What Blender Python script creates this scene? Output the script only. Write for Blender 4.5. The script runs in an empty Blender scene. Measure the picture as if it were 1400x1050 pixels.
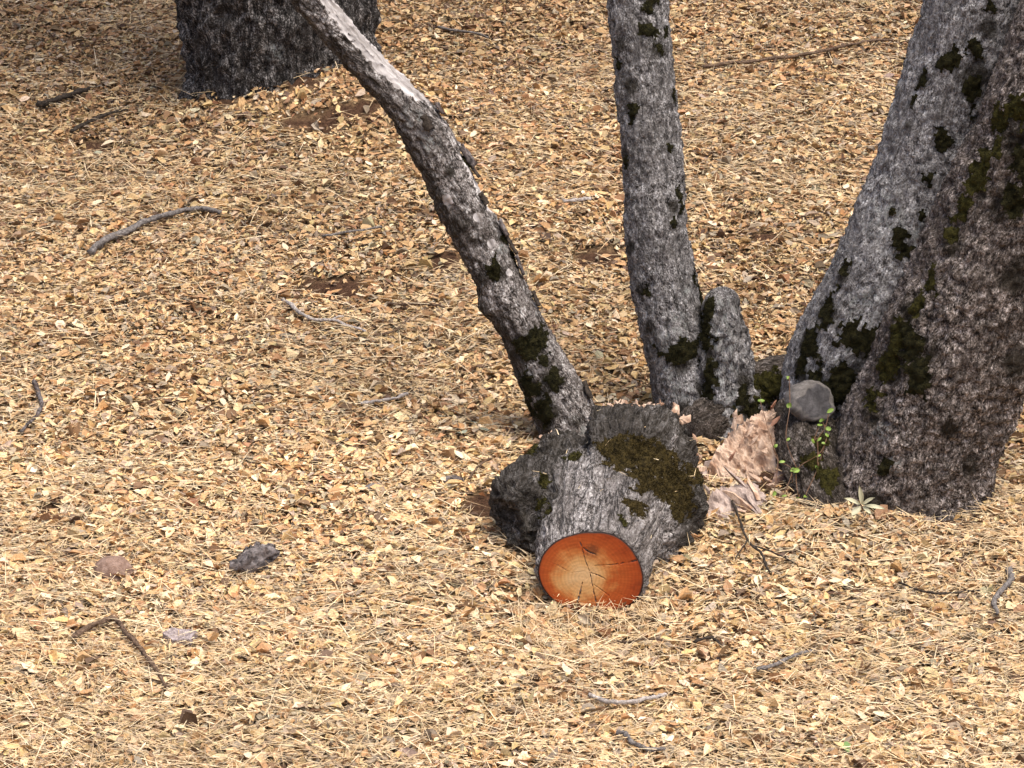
import bpy, math, random
import numpy as np
from math import radians as R
random.seed(7); rng = np.random.default_rng(7)
sc = bpy.context.scene
COL = sc.collection

# ------------------------------------------------------------------ camera, sky, sun, exposure
CAMP = np.array([0.0, -11.6, 3.04]); PITCH = R(11.0); FPX = 4800.0
cam = bpy.data.objects.new('camera', bpy.data.cameras.new('camera')); COL.objects.link(cam)
cam.location = CAMP; cam.rotation_euler = (R(90) - PITCH, 0, 0)
cam.data.sensor_width = 36; cam.data.lens = FPX / 1400 * 36
cam.data.clip_start = 0.1; cam.data.clip_end = 1000
sc.camera = cam
SUN_EL, SUN_AZ = R(66), R(140)          # azimuth clockwise from +Y: from the right, a little behind the camera
w = bpy.data.worlds.new('World'); sc.world = w; w.use_nodes = True
wn = w.node_tree.nodes; bg = wn['Background']
sky = wn.new('ShaderNodeTexSky'); sky.sky_type = 'NISHITA'; sky.sun_disc = False
sky.sun_elevation = SUN_EL; sky.sun_rotation = SUN_AZ; sky.dust_density = 4.0; sky.air_density = 0.45; sky.ozone_density = 0.3
w.node_tree.links.new(sky.outputs[0], bg.inputs[0]); bg.inputs[1].default_value = 0.15
sl = bpy.data.lights.new('sun', 'SUN'); sl.energy = 1.5; sl.angle = R(40); sl.color = (1.0, 0.95, 0.87)
so = bpy.data.objects.new('sun', sl); COL.objects.link(so)
so.rotation_euler = (R(90) - SUN_EL, 0, math.pi - SUN_AZ); so.location = (4, -4, 12)
sc.view_settings.view_transform = 'Standard'; sc.view_settings.look = 'None'
sc.view_settings.gamma = 1.0; sc.view_settings.exposure = 1.07

# ------------------------------------------------------------------ numpy noise
def _h(ix, iy, iz, seed):
    n = (ix.astype(np.int64) * 374761393 + iy.astype(np.int64) * 668265263 + iz.astype(np.int64) * 2147483647 + seed * 974634777) & 0xffffffff
    n = ((n ^ (n >> 13)) * 1274126177) & 0xffffffff
    n = ((n ^ (n >> 16)) * 2246822519) & 0xffffffff
    return ((n ^ (n >> 15)) & 0xffffff) / float(0xffffff)
def vn(p, seed=0):
    """value noise, -1..1; p (n,3)"""
    f = np.floor(p); t = p - f; t = t * t * (3 - 2 * t); i = f.astype(np.int64)
    x, y, z = i[:, 0], i[:, 1], i[:, 2]; a, b, c = t[:, 0], t[:, 1], t[:, 2]
    def L(k, l): return _h(x, y + k, z + l, seed) * (1 - a) + _h(x + 1, y + k, z + l, seed) * a
    v = (L(0, 0) * (1 - b) + L(1, 0) * b) * (1 - c) + (L(0, 1) * (1 - b) + L(1, 1) * b) * c
    return v * 2 - 1
def fbm(p, seed=0, octv=4, gain=0.5):
    s = 0; a = 1; tot = 0
    for k in range(octv):
        s = s + a * vn(p * 2 ** k, seed + k * 17); tot += a; a *= gain
    return s / tot
def n2(x, y, sc_, seed=0, octv=3):
    x = np.asarray(x, float).ravel(); y = np.asarray(y, float).ravel()
    return fbm(np.stack([x * sc_, y * sc_, np.full_like(x, 0.37)], 1), seed, octv)

# ------------------------------------------------------------------ pixels of the photograph -> directions -> places
FW = np.array([0, math.cos(PITCH), -math.sin(PITCH)]); UP = np.array([0, math.sin(PITCH), math.cos(PITCH)]); RT = np.array([1.0, 0, 0])
def ray(px, py): return FW + (px - 700) / FPX * RT - (py - 525) / FPX * UP
def P(px, py, y):
    d = ray(px, py); return CAMP + d * ((y - CAMP[1]) / d[1])
def base_z(y):
    y = np.asarray(y, float); t = np.clip(-3 - y, 0, 9); u = np.clip(y - 14, 0, 400)
    return 0.2493 * np.maximum(y, -3) - 0.2493 * t + 0.05 * t * t - 0.2 * u
def G0(px, py):
    d = ray(px, py)
    Y = (CAMP[2] - CAMP[1] * 0 + 0.2493 * -CAMP[1]) / (0.2493 - d[2] / d[1])   # plane z = .2493 y
    return CAMP + d * (Y / d[1])
BUMPS = []                                                       # (x, y, sx, sy, height)
def bump(px, py, sx, sy, h): q = G0(px, py); BUMPS.append((q[0], q[1], sx, sy, h))
bump(438, 172, .54, .36, .27); bump(330, 205, .5, .3, .03)        # soil heaped below the far trunk
bump(1085, 560, .20, .22, .09); bump(1200, 660, .35, .35, .04)    # humus between the stems
bump(1060, 650, .20, .16, .03)
bump(808, 862, .25, .17, -.085); bump(455, 388, .12, .10, .05); bump(615, 352, .10, .10, .05); bump(825, 350, .14, .10, .05); bump(1045, 325, .10, .08, .03)
def ground_z(x, y):
    x = np.asarray(x, float); y = np.asarray(y, float); s = x.shape
    z = base_z(y) + .045 * n2(x, y, .9, 3, 2).reshape(s) + .020 * n2(x, y, 3.1, 5, 2).reshape(s) + .010 * n2(x, y, 9., 9, 2).reshape(s)
    for bx, by, sx, sy, h in BUMPS:
        z = z + h * np.exp(-((x - bx) / sx) ** 2 - ((y - by) / sy) ** 2)
    return z
GX0, GY0, GH = -3.9, -2.9, .02
_gxx, _gyy = np.meshgrid(GX0 + GH * np.arange(400), GY0 + GH * np.arange(590), indexing='ij')
GRID = ground_z(_gxx.ravel(), _gyy.ravel()).reshape(_gxx.shape); exact_z = ground_z
def ground_z(x, y):
    """bilinear look-up in the height grid round the trees"""
    x = np.asarray(x, float); y = np.asarray(y, float)
    a = np.clip((x - GX0) / GH, 0, 398.999); b = np.clip((y - GY0) / GH, 0, 588.999); i = a.astype(int); j = b.astype(int); a = a - i; b = b - j
    return (GRID[i, j] * (1 - a) + GRID[i + 1, j] * a) * (1 - b) + (GRID[i, j + 1] * (1 - a) + GRID[i + 1, j + 1] * a) * b
def gz(x, y): return float(ground_z(np.array([x]), np.array([y]))[0])
def G(px, py, lift=0.0):
    d = ray(px, py); q = G0(px, py); t = (q[1] - CAMP[1]) / d[1]
    for _ in range(14):
        q = CAMP + d * t
        t += (q[2] - gz(q[0], q[1])) / 0.42 * 0.8
    q = CAMP + d * t
    return np.array([q[0], q[1], gz(q[0], q[1]) + lift])
def proj(v):
    r = v - CAMP; d = r @ FW
    return 700 + FPX * (r @ RT) / d, 525 - FPX * (r @ UP) / d, d
def mpp(y): return (y - CAMP[1]) / math.cos(PITCH) / FPX        # metres per photo pixel near depth y

# ------------------------------------------------------------------ mesh and material helpers
def mesh_np(name, v, f, mat=None, smooth=True, attrs=None):
    v = np.ascontiguousarray(v, dtype=np.float32); f = np.asarray(f, dtype=np.int32); k = f.shape[1]
    m = bpy.data.meshes.new(name)
    m.vertices.add(len(v)); m.vertices.foreach_set('co', v.ravel())
    m.loops.add(f.size); m.loops.foreach_set('vertex_index', f.ravel())
    m.polygons.add(len(f)); m.polygons.foreach_set('loop_start', np.arange(0, f.size, k, dtype=np.int32))
    m.polygons.foreach_set('use_smooth', np.full(len(f), smooth))
    m.update(calc_edges=True); m.validate()
    for an, (typ, arr) in (attrs or {}).items():
        a = m.attributes.new(an, typ, 'POINT')
        a.data.foreach_set({'FLOAT_COLOR': 'color', 'FLOAT_VECTOR': 'vector', 'FLOAT': 'value'}[typ], np.ascontiguousarray(arr, dtype=np.float32).ravel())
    if mat: m.materials.append(mat)
    return m
def link(name, mesh, parent=None, loc=None, label=None, cat=None, group=None, kind=None):
    o = bpy.data.objects.new(name, mesh); COL.objects.link(o)
    if parent is not None: o.parent = parent; 
    if loc is not None: o.location = loc
    for k, val in (('label', label), ('category', cat), ('group', group), ('kind', kind)):
        if val: o[k] = val
    return o
def thing(name, loc, label, cat, group=None): return link(name, None, None, loc, label, cat, group)
def part(name, v, f, mat, parent, smooth=True, attrs=None, label=None, kind=None):
    """v in world space; stored relative to the parent's place"""
    org = np.zeros(3); p = parent
    while p is not None: org = org + np.array(p.location); p = p.parent
    return link(name, mesh_np(name, np.asarray(v) - org, f, mat, smooth, attrs), parent, label=label, kind=kind)
def single(name, v, f, mat, label, cat, group=None, smooth=True, attrs=None, kind=None):
    v = np.asarray(v); c = np.array([v[:, 0].mean(), v[:, 1].mean(), v[:, 2].min()])
    return link(name, mesh_np(name, v - c, f, mat, smooth, attrs), None, c, label, cat, group, kind)
def normals(v, f):
    n = np.zeros_like(v); a = v[f[:, 0]]; b = v[f[:, 1]]; c = v[f[:, 2]]
    fn = np.cross(b - a, c - a)
    if f.shape[1] == 4: fn = np.cross(c - a, v[f[:, 3]] - b)
    for k in range(f.shape[1]):
        for i in range(3): n[:, i] += np.bincount(f[:, k], fn[:, i], len(v))
    return n / (np.linalg.norm(n, axis=1, keepdims=True) + 1e-12)

class NT:
    def __init__(s, name):
        s.m = bpy.data.materials.new(name); s.m.use_nodes = True; s.t = s.m.node_tree
        s.b = s.t.nodes['Principled BSDF']
    def set(s, node, key, val):
        i = node.inputs[key]
        if isinstance(val, bpy.types.NodeSocket): s.t.links.new(val, i)
        elif isinstance(val, (tuple, list)) and len(val) == 3 and i.type == 'RGBA': i.default_value = (*val, 1)
        else: i.default_value = val
    def n(s, typ, ins=None, out=0, **props):
        nd = s.t.nodes.new('ShaderNode' + typ)
        for k, v in props.items(): setattr(nd, k, v)
        for k, v in (ins or {}).items(): s.set(nd, k, v)
        return nd.outputs[out]
    def attr(s, name, out='Color'): 
        nd = s.t.nodes.new('ShaderNodeAttribute'); nd.attribute_name = name; return nd.outputs[out]
    def mapping(s, vec, scale=(1, 1, 1), loc=(0, 0, 0)): return s.n('Mapping', {'Vector': vec, 'Scale': scale, 'Location': loc})
    def noise(s, vec, scale, detail=4, rough=.55, out=0, dist=0): return s.n('TexNoise', {'Vector': vec, 'Scale': scale, 'Detail': detail, 'Roughness': rough, 'Distortion': dist}, out=out)
    def ramp(s, fac, stops, interp='LINEAR'):
        nd = s.t.nodes.new('ShaderNodeValToRGB'); cr = nd.color_ramp; cr.interpolation = interp
        while len(cr.elements) < len(stops): cr.elements.new(0.5)
        for e, (p_, c) in zip(cr.elements, stops):
            e.position = p_; e.color = (*c, 1) if isinstance(c, tuple) else (c, c, c, 1)
        s.t.links.new(fac, nd.inputs[0]); return nd.outputs[0]
    def mix(s, fac, a, b, mode='MIX'):
        nd = s.t.nodes.new('ShaderNodeMix'); nd.data_type = 'RGBA'; nd.blend_type = mode
        s.set(nd, 0, fac); s.set(nd, 6, a); s.set(nd, 7, b); return nd.outputs[2]
    def math(s, op, a, b=0.0, c=0.0, clamp=False):
        nd = s.t.nodes.new('ShaderNodeMath'); nd.operation = op; nd.use_clamp = clamp
        s.set(nd, 0, a); s.set(nd, 1, b); s.set(nd, 2, c); return nd.outputs[0]
    def sep(s, v):
        nd = s.t.nodes.new('ShaderNodeSeparateXYZ'); s.t.links.new(v, nd.inputs[0]); return nd.outputs
    def bump(s, h, strength, dist, prev=None):
        ins = {'Height': h, 'Strength': strength, 'Distance': dist}
        if prev is not None: ins['Normal'] = prev
        return s.n('Bump', ins)
    def out(s, color, rough=.85, normal=None, spec=.25, **kw):
        s.set(s.b, 'Base Color', color); s.set(s.b, 'Roughness', rough); s.set(s.b, 'Specular IOR Level', spec)
        if normal is not None: s.set(s.b, 'Normal', normal)
        for k, v in kw.items(): s.set(s.b, k, v)
        return s.m

def bark_mat(name, dark, mid, light, plate=30., stretch=.45, patch=None, pits=.6, bumpd=.012):
    t = NT(name); co = t.mapping(t.attr('barkco', 'Vector'), (1, 1, stretch)); mk = t.sep(t.attr('mask', 'Vector'))
    big = t.noise(co, 6, 5, .62); fine = t.noise(co, 50, 8, .78); fine2 = t.noise(t.mapping(t.attr('barkco', 'Vector'), (1, 1, .75)), 165, 3, .7)
    ang = t.mapping(t.attr('barkco', 'Vector'), (1, 1, stretch * .45), (5, 3, 1))
    fis = t.math('ABSOLUTE', t.math('SUBTRACT', t.noise(ang, plate * .55, 5, .6, 0, .6), .5))
    v = t.math('ADD', t.math('MULTIPLY', fine, .58), t.math('MULTIPLY', fine2, .42))
    c = t.ramp(v, [(.40, tuple(x * .5 for x in dark)), (.445, dark), (.485, mid), (.525, tuple(x * 1.25 for x in mid)), (.56, light), (.61, tuple(min(1, x * 1.7) for x in light))])
    bp = t.ramp(big, [(.44, 0.), (.58, 1.)])
    c = t.mix(t.math('MULTIPLY', bp, .55), c, t.mix(v, tuple(x * .3 for x in (patch or dark)), tuple(x * 1.7 for x in (patch or dark))))
    crack = t.ramp(fis, [(.0, 1.), (.022, .0)])
    c = t.mix(t.math('MULTIPLY', crack, pits), c, tuple(x * .35 for x in dark))
    # lichen, bare wood and damp moss stain, each where the mask and a ragged noise agree
    rag = t.noise(co, 34, 5, .65); rag2 = t.noise(t.mapping(co, (1, 1, .5), (3, 1, 2)), 14, 4, .6)
    lic = t.math('MULTIPLY', mk[0], t.ramp(t.noise(co, 60, 6, .72), [(.50, 0.), (.55, .8)]))
    c = t.mix(lic, c, t.mix(fine2, (.20, .205, .19), (.48, .49, .46)))
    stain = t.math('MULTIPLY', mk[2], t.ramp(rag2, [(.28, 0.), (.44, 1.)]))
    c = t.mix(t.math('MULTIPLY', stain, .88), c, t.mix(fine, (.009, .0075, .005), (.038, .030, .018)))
    wood = t.mix(t.ramp(t.noise(t.mapping(co, (1, 1, .12)), 45, 4, .6), [(.35, 0.), (.65, 1.)]), (.17, .150, .135), (.58, .55, .525))
    bare = t.math('GREATER_THAN', t.math('ADD', mk[1], t.math('MULTIPLY', t.math('SUBTRACT', rag, .5), .9)), .5)
    c = t.mix(bare, c, wood)
    h = t.math('ADD', t.math('MULTIPLY', v, 1.6), t.math('MULTIPLY', t.ramp(fis, [(0., 0.), (.05, 1.)]), .45))
    h = t.mix(bare, h, t.math('MULTIPLY', fine, .25))
    return t.out(c, .9, t.bump(h, 1.0, bumpd * 1.4), .15)

M = {}
M['bark_grey'] = bark_mat('grey_bark', (.085, .078, .073), (.30, .287, .277), (.60, .585, .57), 34, .75, (.215, .203, .193))
M['bark_mid'] = bark_mat('grey_bark_with_moss', (.058, .052, .048), (.235, .222, .212), (.52, .505, .49), 36, .65, (.14, .129, .12))
M['bark_dark'] = bark_mat('dark_pebbled_bark', (.036, .028, .022), (.19, .158, .134), (.52, .455, .41), 40, .75, (.095, .074, .060), .8)
M['bark_far'] = bark_mat('dark_furrowed_bark', (.014, .012, .010), (.078, .070, .063), (.34, .32, .30), 26, .5, (.045, .039, .034), .9, .02)
M['bark_dead'] = bark_mat('flaking_dead_bark', (.044, .036, .030), (.27, .243, .223), (.64, .60, .565), 24, .55, (.090, .074, .062), .8)
M['bark_log'] = bark_mat('log_bark', (.055, .047, .041), (.27, .247, .23), (.56, .53, .505), 40, .45, (.17, .150, .135), .95, .016)

def moss_mat(name, a, b):
    t = NT(name); co = t.n('TexCoord', out=3); c = t.mix(t.ramp(t.noise(co, 70, 4), [(.35, 0.), (.65, 1.)]), a, b)
    c = t.mix(t.ramp(t.noise(co, 260, 2), [(.55, 0.), (.7, .5)]), c, tuple(x * 2.2 for x in b))
    return t.out(c, .95, t.bump(t.noise(co, 220, 3), .8, .01), .1)
M['moss_black'] = moss_mat('dark_moss', (.007, .007, .003), (.026, .023, .008))
M['moss_olive'] = moss_mat('olive_moss', (.013, .010, .004), (.055, .040, .013))
M['moss_green'] = moss_mat('green_moss', (.014, .013, .004), (.046, .041, .010))

def litter_mat(name, rough=.6, spec=.3):
    t = NT(name); co = t.n('TexCoord', out=3)
    c = t.attr('tint'); c = t.mix(.55, c, t.ramp(t.noise(co, 160, 3), [(.3, .45), (.7, 1.25)]), 'MULTIPLY')
    return t.out(c, rough, t.bump(t.noise(co, 120, 2), .3, .004), spec)
M['leaf'] = litter_mat('dry_leaf'); M['straw'] = litter_mat('dry_straw', .55, .3)

def wood_mat(name, a, b, scale=30, stretch=(1, 1, 1), rough=.85, b2=None):
    t = NT(name); co = t.mapping(t.n('TexCoord', out=3), stretch)
    c = t.mix(t.ramp(t.noise(co, scale, 5, .65), [(.36, 0.), (.64, 1.)]), a, b)
    if b2: c = t.mix(t.ramp(t.noise(co, scale * .35, 3), [(.5, 0.), (.62, 1.)]), c, b2)
    return t.out(c, rough, t.bump(t.noise(co, scale * 1.6, 5, .7), .8, .01), .2)
M['torn'] = wood_mat('torn_wood', (.38, .25, .17), (.68, .52, .39), 34, (1, 1, .5), .85, (.30, .18, .115))
M['slab'] = wood_mat('weathered_torn_wood', (.20, .150, .125), (.50, .40, .34), 30, (1, 1, .5))
M['twig_grey'] = wood_mat('grey_twig', (.085, .075, .068), (.26, .235, .215), 90)
M['twig_pale'] = wood_mat('pale_twig', (.25, .215, .19), (.55, .50, .45), 90)
M['twig_dark'] = wood_mat('dark_twig', (.020, .016, .012), (.075, .058, .045), 90)
M['twig_brown'] = wood_mat('brown_twig', (.060, .036, .022), (.20, .135, .09), 90)
M['stone_brown'] = wood_mat('brown_stone', (.17, .105, .075), (.29, .20, .155), 45)
M['stone_grey'] = wood_mat('grey_stone', (.055, .050, .052), (.15, .14, .145), 34, (1, 1, 1), .9, (.21, .185, .165))
M['chunk'] = wood_mat('grey_bark_chunk', (.028, .023, .022), (.25, .22, .21), 40, (1, 1, 1), .9, (.07, .05, .042))
M['chip'] = wood_mat('pale_bark_chip', (.20, .16, .15), (.42, .36, .345), 50)
M['strip'] = wood_mat('bark_strip', (.12, .065, .045), (.34, .225, .17), 30, (1, 1, .5), .85, (.30, .25, .23))

# ------------------------------------------------------------------ ground
def axis(lo, hi, step, far, grow=1.25):
    c = list(np.arange(lo, hi, step)); a = [c[0]]; b = [c[-1]]; s = step
    while b[-1] < hi + far: s *= grow; a.insert(0, a[0] - s); b.append(b[-1] + s)
    return np.array(a[:-1] + c + b[1:])
gx = axis(-3.4, 3.6, .04, 140); gy = axis(-2.4, 8.2, .04, 140)
X, Y = np.meshgrid(gx, gy, indexing='xy'); Z = exact_z(X, Y)
nx, ny = len(gx), len(gy); idx = np.arange(nx * ny).reshape(ny, nx)
gf = np.stack([idx[:-1, :-1], idx[:-1, 1:], idx[1:, 1:], idx[1:, :-1]], -1).reshape(-1, 4)
gv = np.stack([X.ravel(), Y.ravel(), Z.ravel()], 1)
SOIL = [(455, 396, 50, 20), (612, 362, 30, 18), (822, 355, 38, 13), (1046, 327, 26, 9), (133, 203, 24, 11), (106, 62, 18, 9), (385, 112, 58, 12), (300, 140, 34, 11),
        (420, 172, 40, 16), (662, 694, 30, 20), (1290, 712, 42, 12), (1150, 690, 34, 10), (60, 700, 22, 8), (790, 690, 110, 60), (1060, 600, 100, 70), (1230, 610, 90, 60), (500, 150, 40, 14)]
def soil_mask(x, y):
    v = np.stack([x, y, ground_z(x, y)], 1); px, py, _ = proj(v)
    m = np.zeros(len(x)); jit = n2(x, y, 11, 41, 3)
    for a, b, ra, rb in SOIL:
        d = ((px - a) / ra) ** 2 + ((py - b) / rb) ** 2
        m = np.maximum(m, np.clip((1.25 + 1.5 * jit - d) * 1.4, 0, 1))
    return m
soil = soil_mask(gv[:, 0], gv[:, 1])
t = NT('forest_floor'); co = t.n('TexCoord', out=3)
c1 = t.ramp(t.noise(co, 45, 6, .7), [(.3, (.10, .062, .034)), (.45, (.22, .14, .072)), (.58, (.38, .255, .135)), (.72, (.52, .37, .20))])
c2 = t.ramp(t.noise(co, 55, 6, .7), [(.35, (.055, .029, .017)), (.65, (.145, .078, .046))])
cs = t.mix(t.attr('soil', 'Fac'), c1, c2)
M['floor'] = t.out(cs, .95, t.bump(t.noise(co, 60, 6, .7), 1.0, .03), .1)
ground = link('ground', mesh_np('ground', gv, gf, M['floor'], True, {'soil': ('FLOAT', soil)}), kind='structure',
              label='sloping hillside of brown soil under dry leaves', cat='ground')

# ------------------------------------------------------------------ signed-distance shapes and their surface
def surfnet(f, org, h):
    """naive surface nets: quads round the zero level of f"""
    ins = f < 0
    a = ins[:-1, :-1, :-1]; cnt = np.zeros(a.shape, np.int8)
    offs = [(i, j, k) for i in (0, 1) for j in (0, 1) for k in (0, 1)]
    nxs, nys, nzs = f.shape
    def sh(arr, o): return arr[o[0]:nxs - 1 + o[0], o[1]:nys - 1 + o[1], o[2]:nzs - 1 + o[2]]
    for o in offs: cnt += sh(ins, o)
    act = (cnt > 0) & (cnt < 8); ci = np.argwhere(act)
    vid = np.full(act.shape, -1, np.int64); vid[act] = np.arange(len(ci))
    acc = np.zeros((len(ci), 3)); num = np.zeros(len(ci))
    for o in offs:
        for ax in range(3):
            if o[ax]: continue
            q = list(o); q[ax] = 1
            f0 = f[ci[:, 0] + o[0], ci[:, 1] + o[1], ci[:, 2] + o[2]]; f1 = f[ci[:, 0] + q[0], ci[:, 1] + q[1], ci[:, 2] + q[2]]
            m = (f0 < 0) != (f1 < 0); tt = np.where(m, f0 / np.where(m, f0 - f1, 1), 0)
            p = np.tile(np.array(o, float), (len(ci), 1)); p[:, ax] = tt
            acc[m] += p[m]; num += m
    v = (ci + acc / num[:, None]) * h + org
    faces = []
    for ax in range(3):
        s0 = [slice(None)] * 3; s1 = [slice(None)] * 3; s0[ax] = slice(0, -1); s1[ax] = slice(1, None)
        e = np.argwhere(ins[tuple(s0)] != ins[tuple(s1)]); b, c = (ax + 1) % 3, (ax + 2) % 3
        e = e[(e[:, b] > 0) & (e[:, c] > 0) & (e[:, b] < f.shape[b] - 1) & (e[:, c] < f.shape[c] - 1)]
        fl = ins[tuple(e.T)]
        def cell(db, dc):
            q = e.copy(); q[:, b] -= db; q[:, c] -= dc; return vid[tuple(q.T)]
        qd = np.stack([cell(1, 1), cell(0, 1), cell(0, 0), cell(1, 0)], 1)
        qd[~fl] = qd[~fl][:, ::-1]; faces.append(qd)
    return v, np.concatenate(faces)
def cone_sd(p, a, b, ra, rb):
    ab = b - a; t = np.clip(((p - a) @ ab) / (ab @ ab), 0, 1)
    return np.linalg.norm(p - a - t[:, None] * ab, axis=1) - (ra + (rb - ra) * t)
def smin(a, b, k):
    h = np.clip(.5 + .5 * (b - a) / k, 0, 1); return b * (1 - h) + a * h - k * h * (1 - h)
def spline(pts, n=8):
    pts = np.array(pts, float); out = []
    for i in range(len(pts) - 1):
        p0, p1, p2, p3 = pts[max(i - 1, 0)], pts[i], pts[i + 1], pts[min(i + 2, len(pts) - 1)]
        for k in range(n):
            u = k / n; out.append(.5 * (2 * p1 + (p2 - p0) * u + (2 * p0 - 5 * p1 + 4 * p2 - p3) * u * u + (3 * p1 - p0 - 3 * p2 + p3) * u ** 3))
    out.append(pts[-1]); return np.array(out)
def solid(sd, lo, hi, h):
    lo = np.array(lo, float); hi = np.array(hi, float); n = np.ceil((hi - lo) / h).astype(int) + 1
    xs = [lo[i] + h * np.arange(n[i]) for i in range(3)]; out = np.empty(n, np.float32)
    for i in range(n[0]):
        yy, zz = np.meshgrid(xs[1], xs[2], indexing='ij')
        p = np.stack([np.full(yy.size, xs[0][i]), yy.ravel(), zz.ravel()], 1); out[i] = sd(p).reshape(n[1], n[2])
    return surfnet(out, lo, h)
def frames(ax):
    """parallel-transported frame along an axis polyline"""
    T = np.gradient(ax, axis=0); T /= np.linalg.norm(T, axis=1, keepdims=True)
    u = np.array([1., 0, 0]); u -= T[0] * (u @ T[0]); u /= np.linalg.norm(u); U = [u]
    for i in range(1, len(ax)):
        u = U[-1] - T[i] * (U[-1] @ T[i]); U.append(u / np.linalg.norm(u))
    U = np.array(U); return T, U, np.cross(T, U)
def straighten(v, ax):
    """coordinates of v with the axis unbent: across, across, along"""
    T, U, W = frames(ax); L = np.concatenate([[0], np.cumsum(np.linalg.norm(np.diff(ax, axis=0), axis=1))])
    out = np.empty((len(v), 3)); 
    for s in range(0, len(v), 20000):
        q = v[s:s + 20000]; d = ((q[:, None, :] - ax[None]) ** 2).sum(2); i = d.argmin(1); r = q - ax[i]
        out[s:s + 20000] = np.stack([(r * U[i]).sum(1), (r * W[i]).sum(1), L[i] + (r * T[i]).sum(1)], 1)
    return out
def stem(pts, h=.009, lump=.014, ridge=.006, seed=0, extra=None, stretch=.5, rscale=30, segs=5):
    """pts: x, y, z, radius; a tapering limb with lumps and rough bark. Returns vertices, quads, straightened coordinates, normals"""
    sp_ = spline(pts, 12); L = np.concatenate([[0], np.cumsum(np.linalg.norm(np.diff(sp_[:, :3], axis=0), axis=1))])
    n = int(L[-1] / h) + 2; ts = np.linspace(0, L[-1], n); sp_ = np.stack([np.interp(ts, L, sp_[:, i]) for i in range(4)], 1)
    ax, rad = sp_[:, :3], sp_[:, 3].copy(); e = np.minimum(ts, ts[-1] - ts); rr = np.minimum(rad, .5 * rad.max()); rad = rad * np.sqrt(np.clip(1 - (1 - np.clip(e / rr, 0, 1)) ** 2, .0004, 1))
    k = int(2 * math.pi * sp_[:, 3].mean() / h); T, U, W = frames(ax); th = np.linspace(0, 2 * math.pi, k, endpoint=False)
    D = U[:, None] * np.cos(th)[None, :, None] + W[:, None] * np.sin(th)[None, :, None]
    v = (ax[:, None] + D * rad[:, None, None]).reshape(-1, 3); D = D.reshape(-1, 3)
    bc = np.stack([(np.cos(th)[None] * rad[:, None]).ravel(), (np.sin(th)[None] * rad[:, None]).ravel(), np.repeat(ts, k)], 1)
    q = bc * np.array([1, 1, stretch]); tp = np.repeat(np.clip(e / .1, .15, 1), k)
    d = lump * fbm(q * 7, seed, 3) + ridge * 1.8 * (.35 - np.abs(fbm(q * rscale, seed + 50, 3))) + ridge * .9 * vn(q * rscale * 2.2, seed + 90) + ridge * .6 * vn(bc * rscale * 3.2, seed + 95)
    if extra is not None:
        for x in extra: d = d + x[4] * np.exp(-((np.linalg.norm(v - np.array(x[:3]), axis=1) / x[3]) ** 2))
    v = v + D * (d * tp)[:, None]
    i = np.arange(n * k).reshape(n, k); j = np.roll(i, -1, 1)
    f = np.stack([i[:-1], j[:-1], j[1:], i[1:]], -1).reshape(-1, 4)
    return v, f, bc, normals(v, f)
def near(v, n, px, py):
    a, b, d = proj(v); facing = (n @ FW) < .3
    e = (a - px) ** 2 + (b - py) ** 2 + np.where(facing, 0, 1e5); k = np.argsort(e)[:12]
    k = k[e[k] < max(60, e[k[0]] + 20)]; return k[np.argmin(d[k])]
def blob_mask(v, n, spots, soft=.5, seed=1):
    m = np.zeros(len(v)); jit = .35 * fbm(v * 22, seed, 3)
    for px, py, r in spots:
        i = near(v, n, px, py); rr = r * mpp(v[i, 1]); d = np.linalg.norm(v - v[i], axis=1) / rr
        m = np.maximum(m, np.clip((1 + jit - d) / soft, 0, 1))
    return m
def tufts(pos, nrm, k, length, width, lean=.8):
    """k thin triangles standing on each given point"""
    i = rng.integers(0, len(pos), k); p = pos[i] + rng.normal(0, .003, (k, 3)); d = nrm[i] + rng.normal(0, lean * .5, (k, 3)); d /= np.linalg.norm(d, axis=1, keepdims=True)
    s = np.cross(d, rng.normal(0, 1, (k, 3))); s /= np.linalg.norm(s, axis=1, keepdims=True) + 1e-9
    L = length * rng.uniform(.4, 1.2, (k, 1)); W = width * rng.uniform(.6, 1.2, (k, 1))
    v = np.stack([p - s * W - d * .004, p + s * W - d * .004, p + d * L], 1).reshape(-1, 3)
    return v, np.arange(3 * k).reshape(-1, 3)
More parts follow.
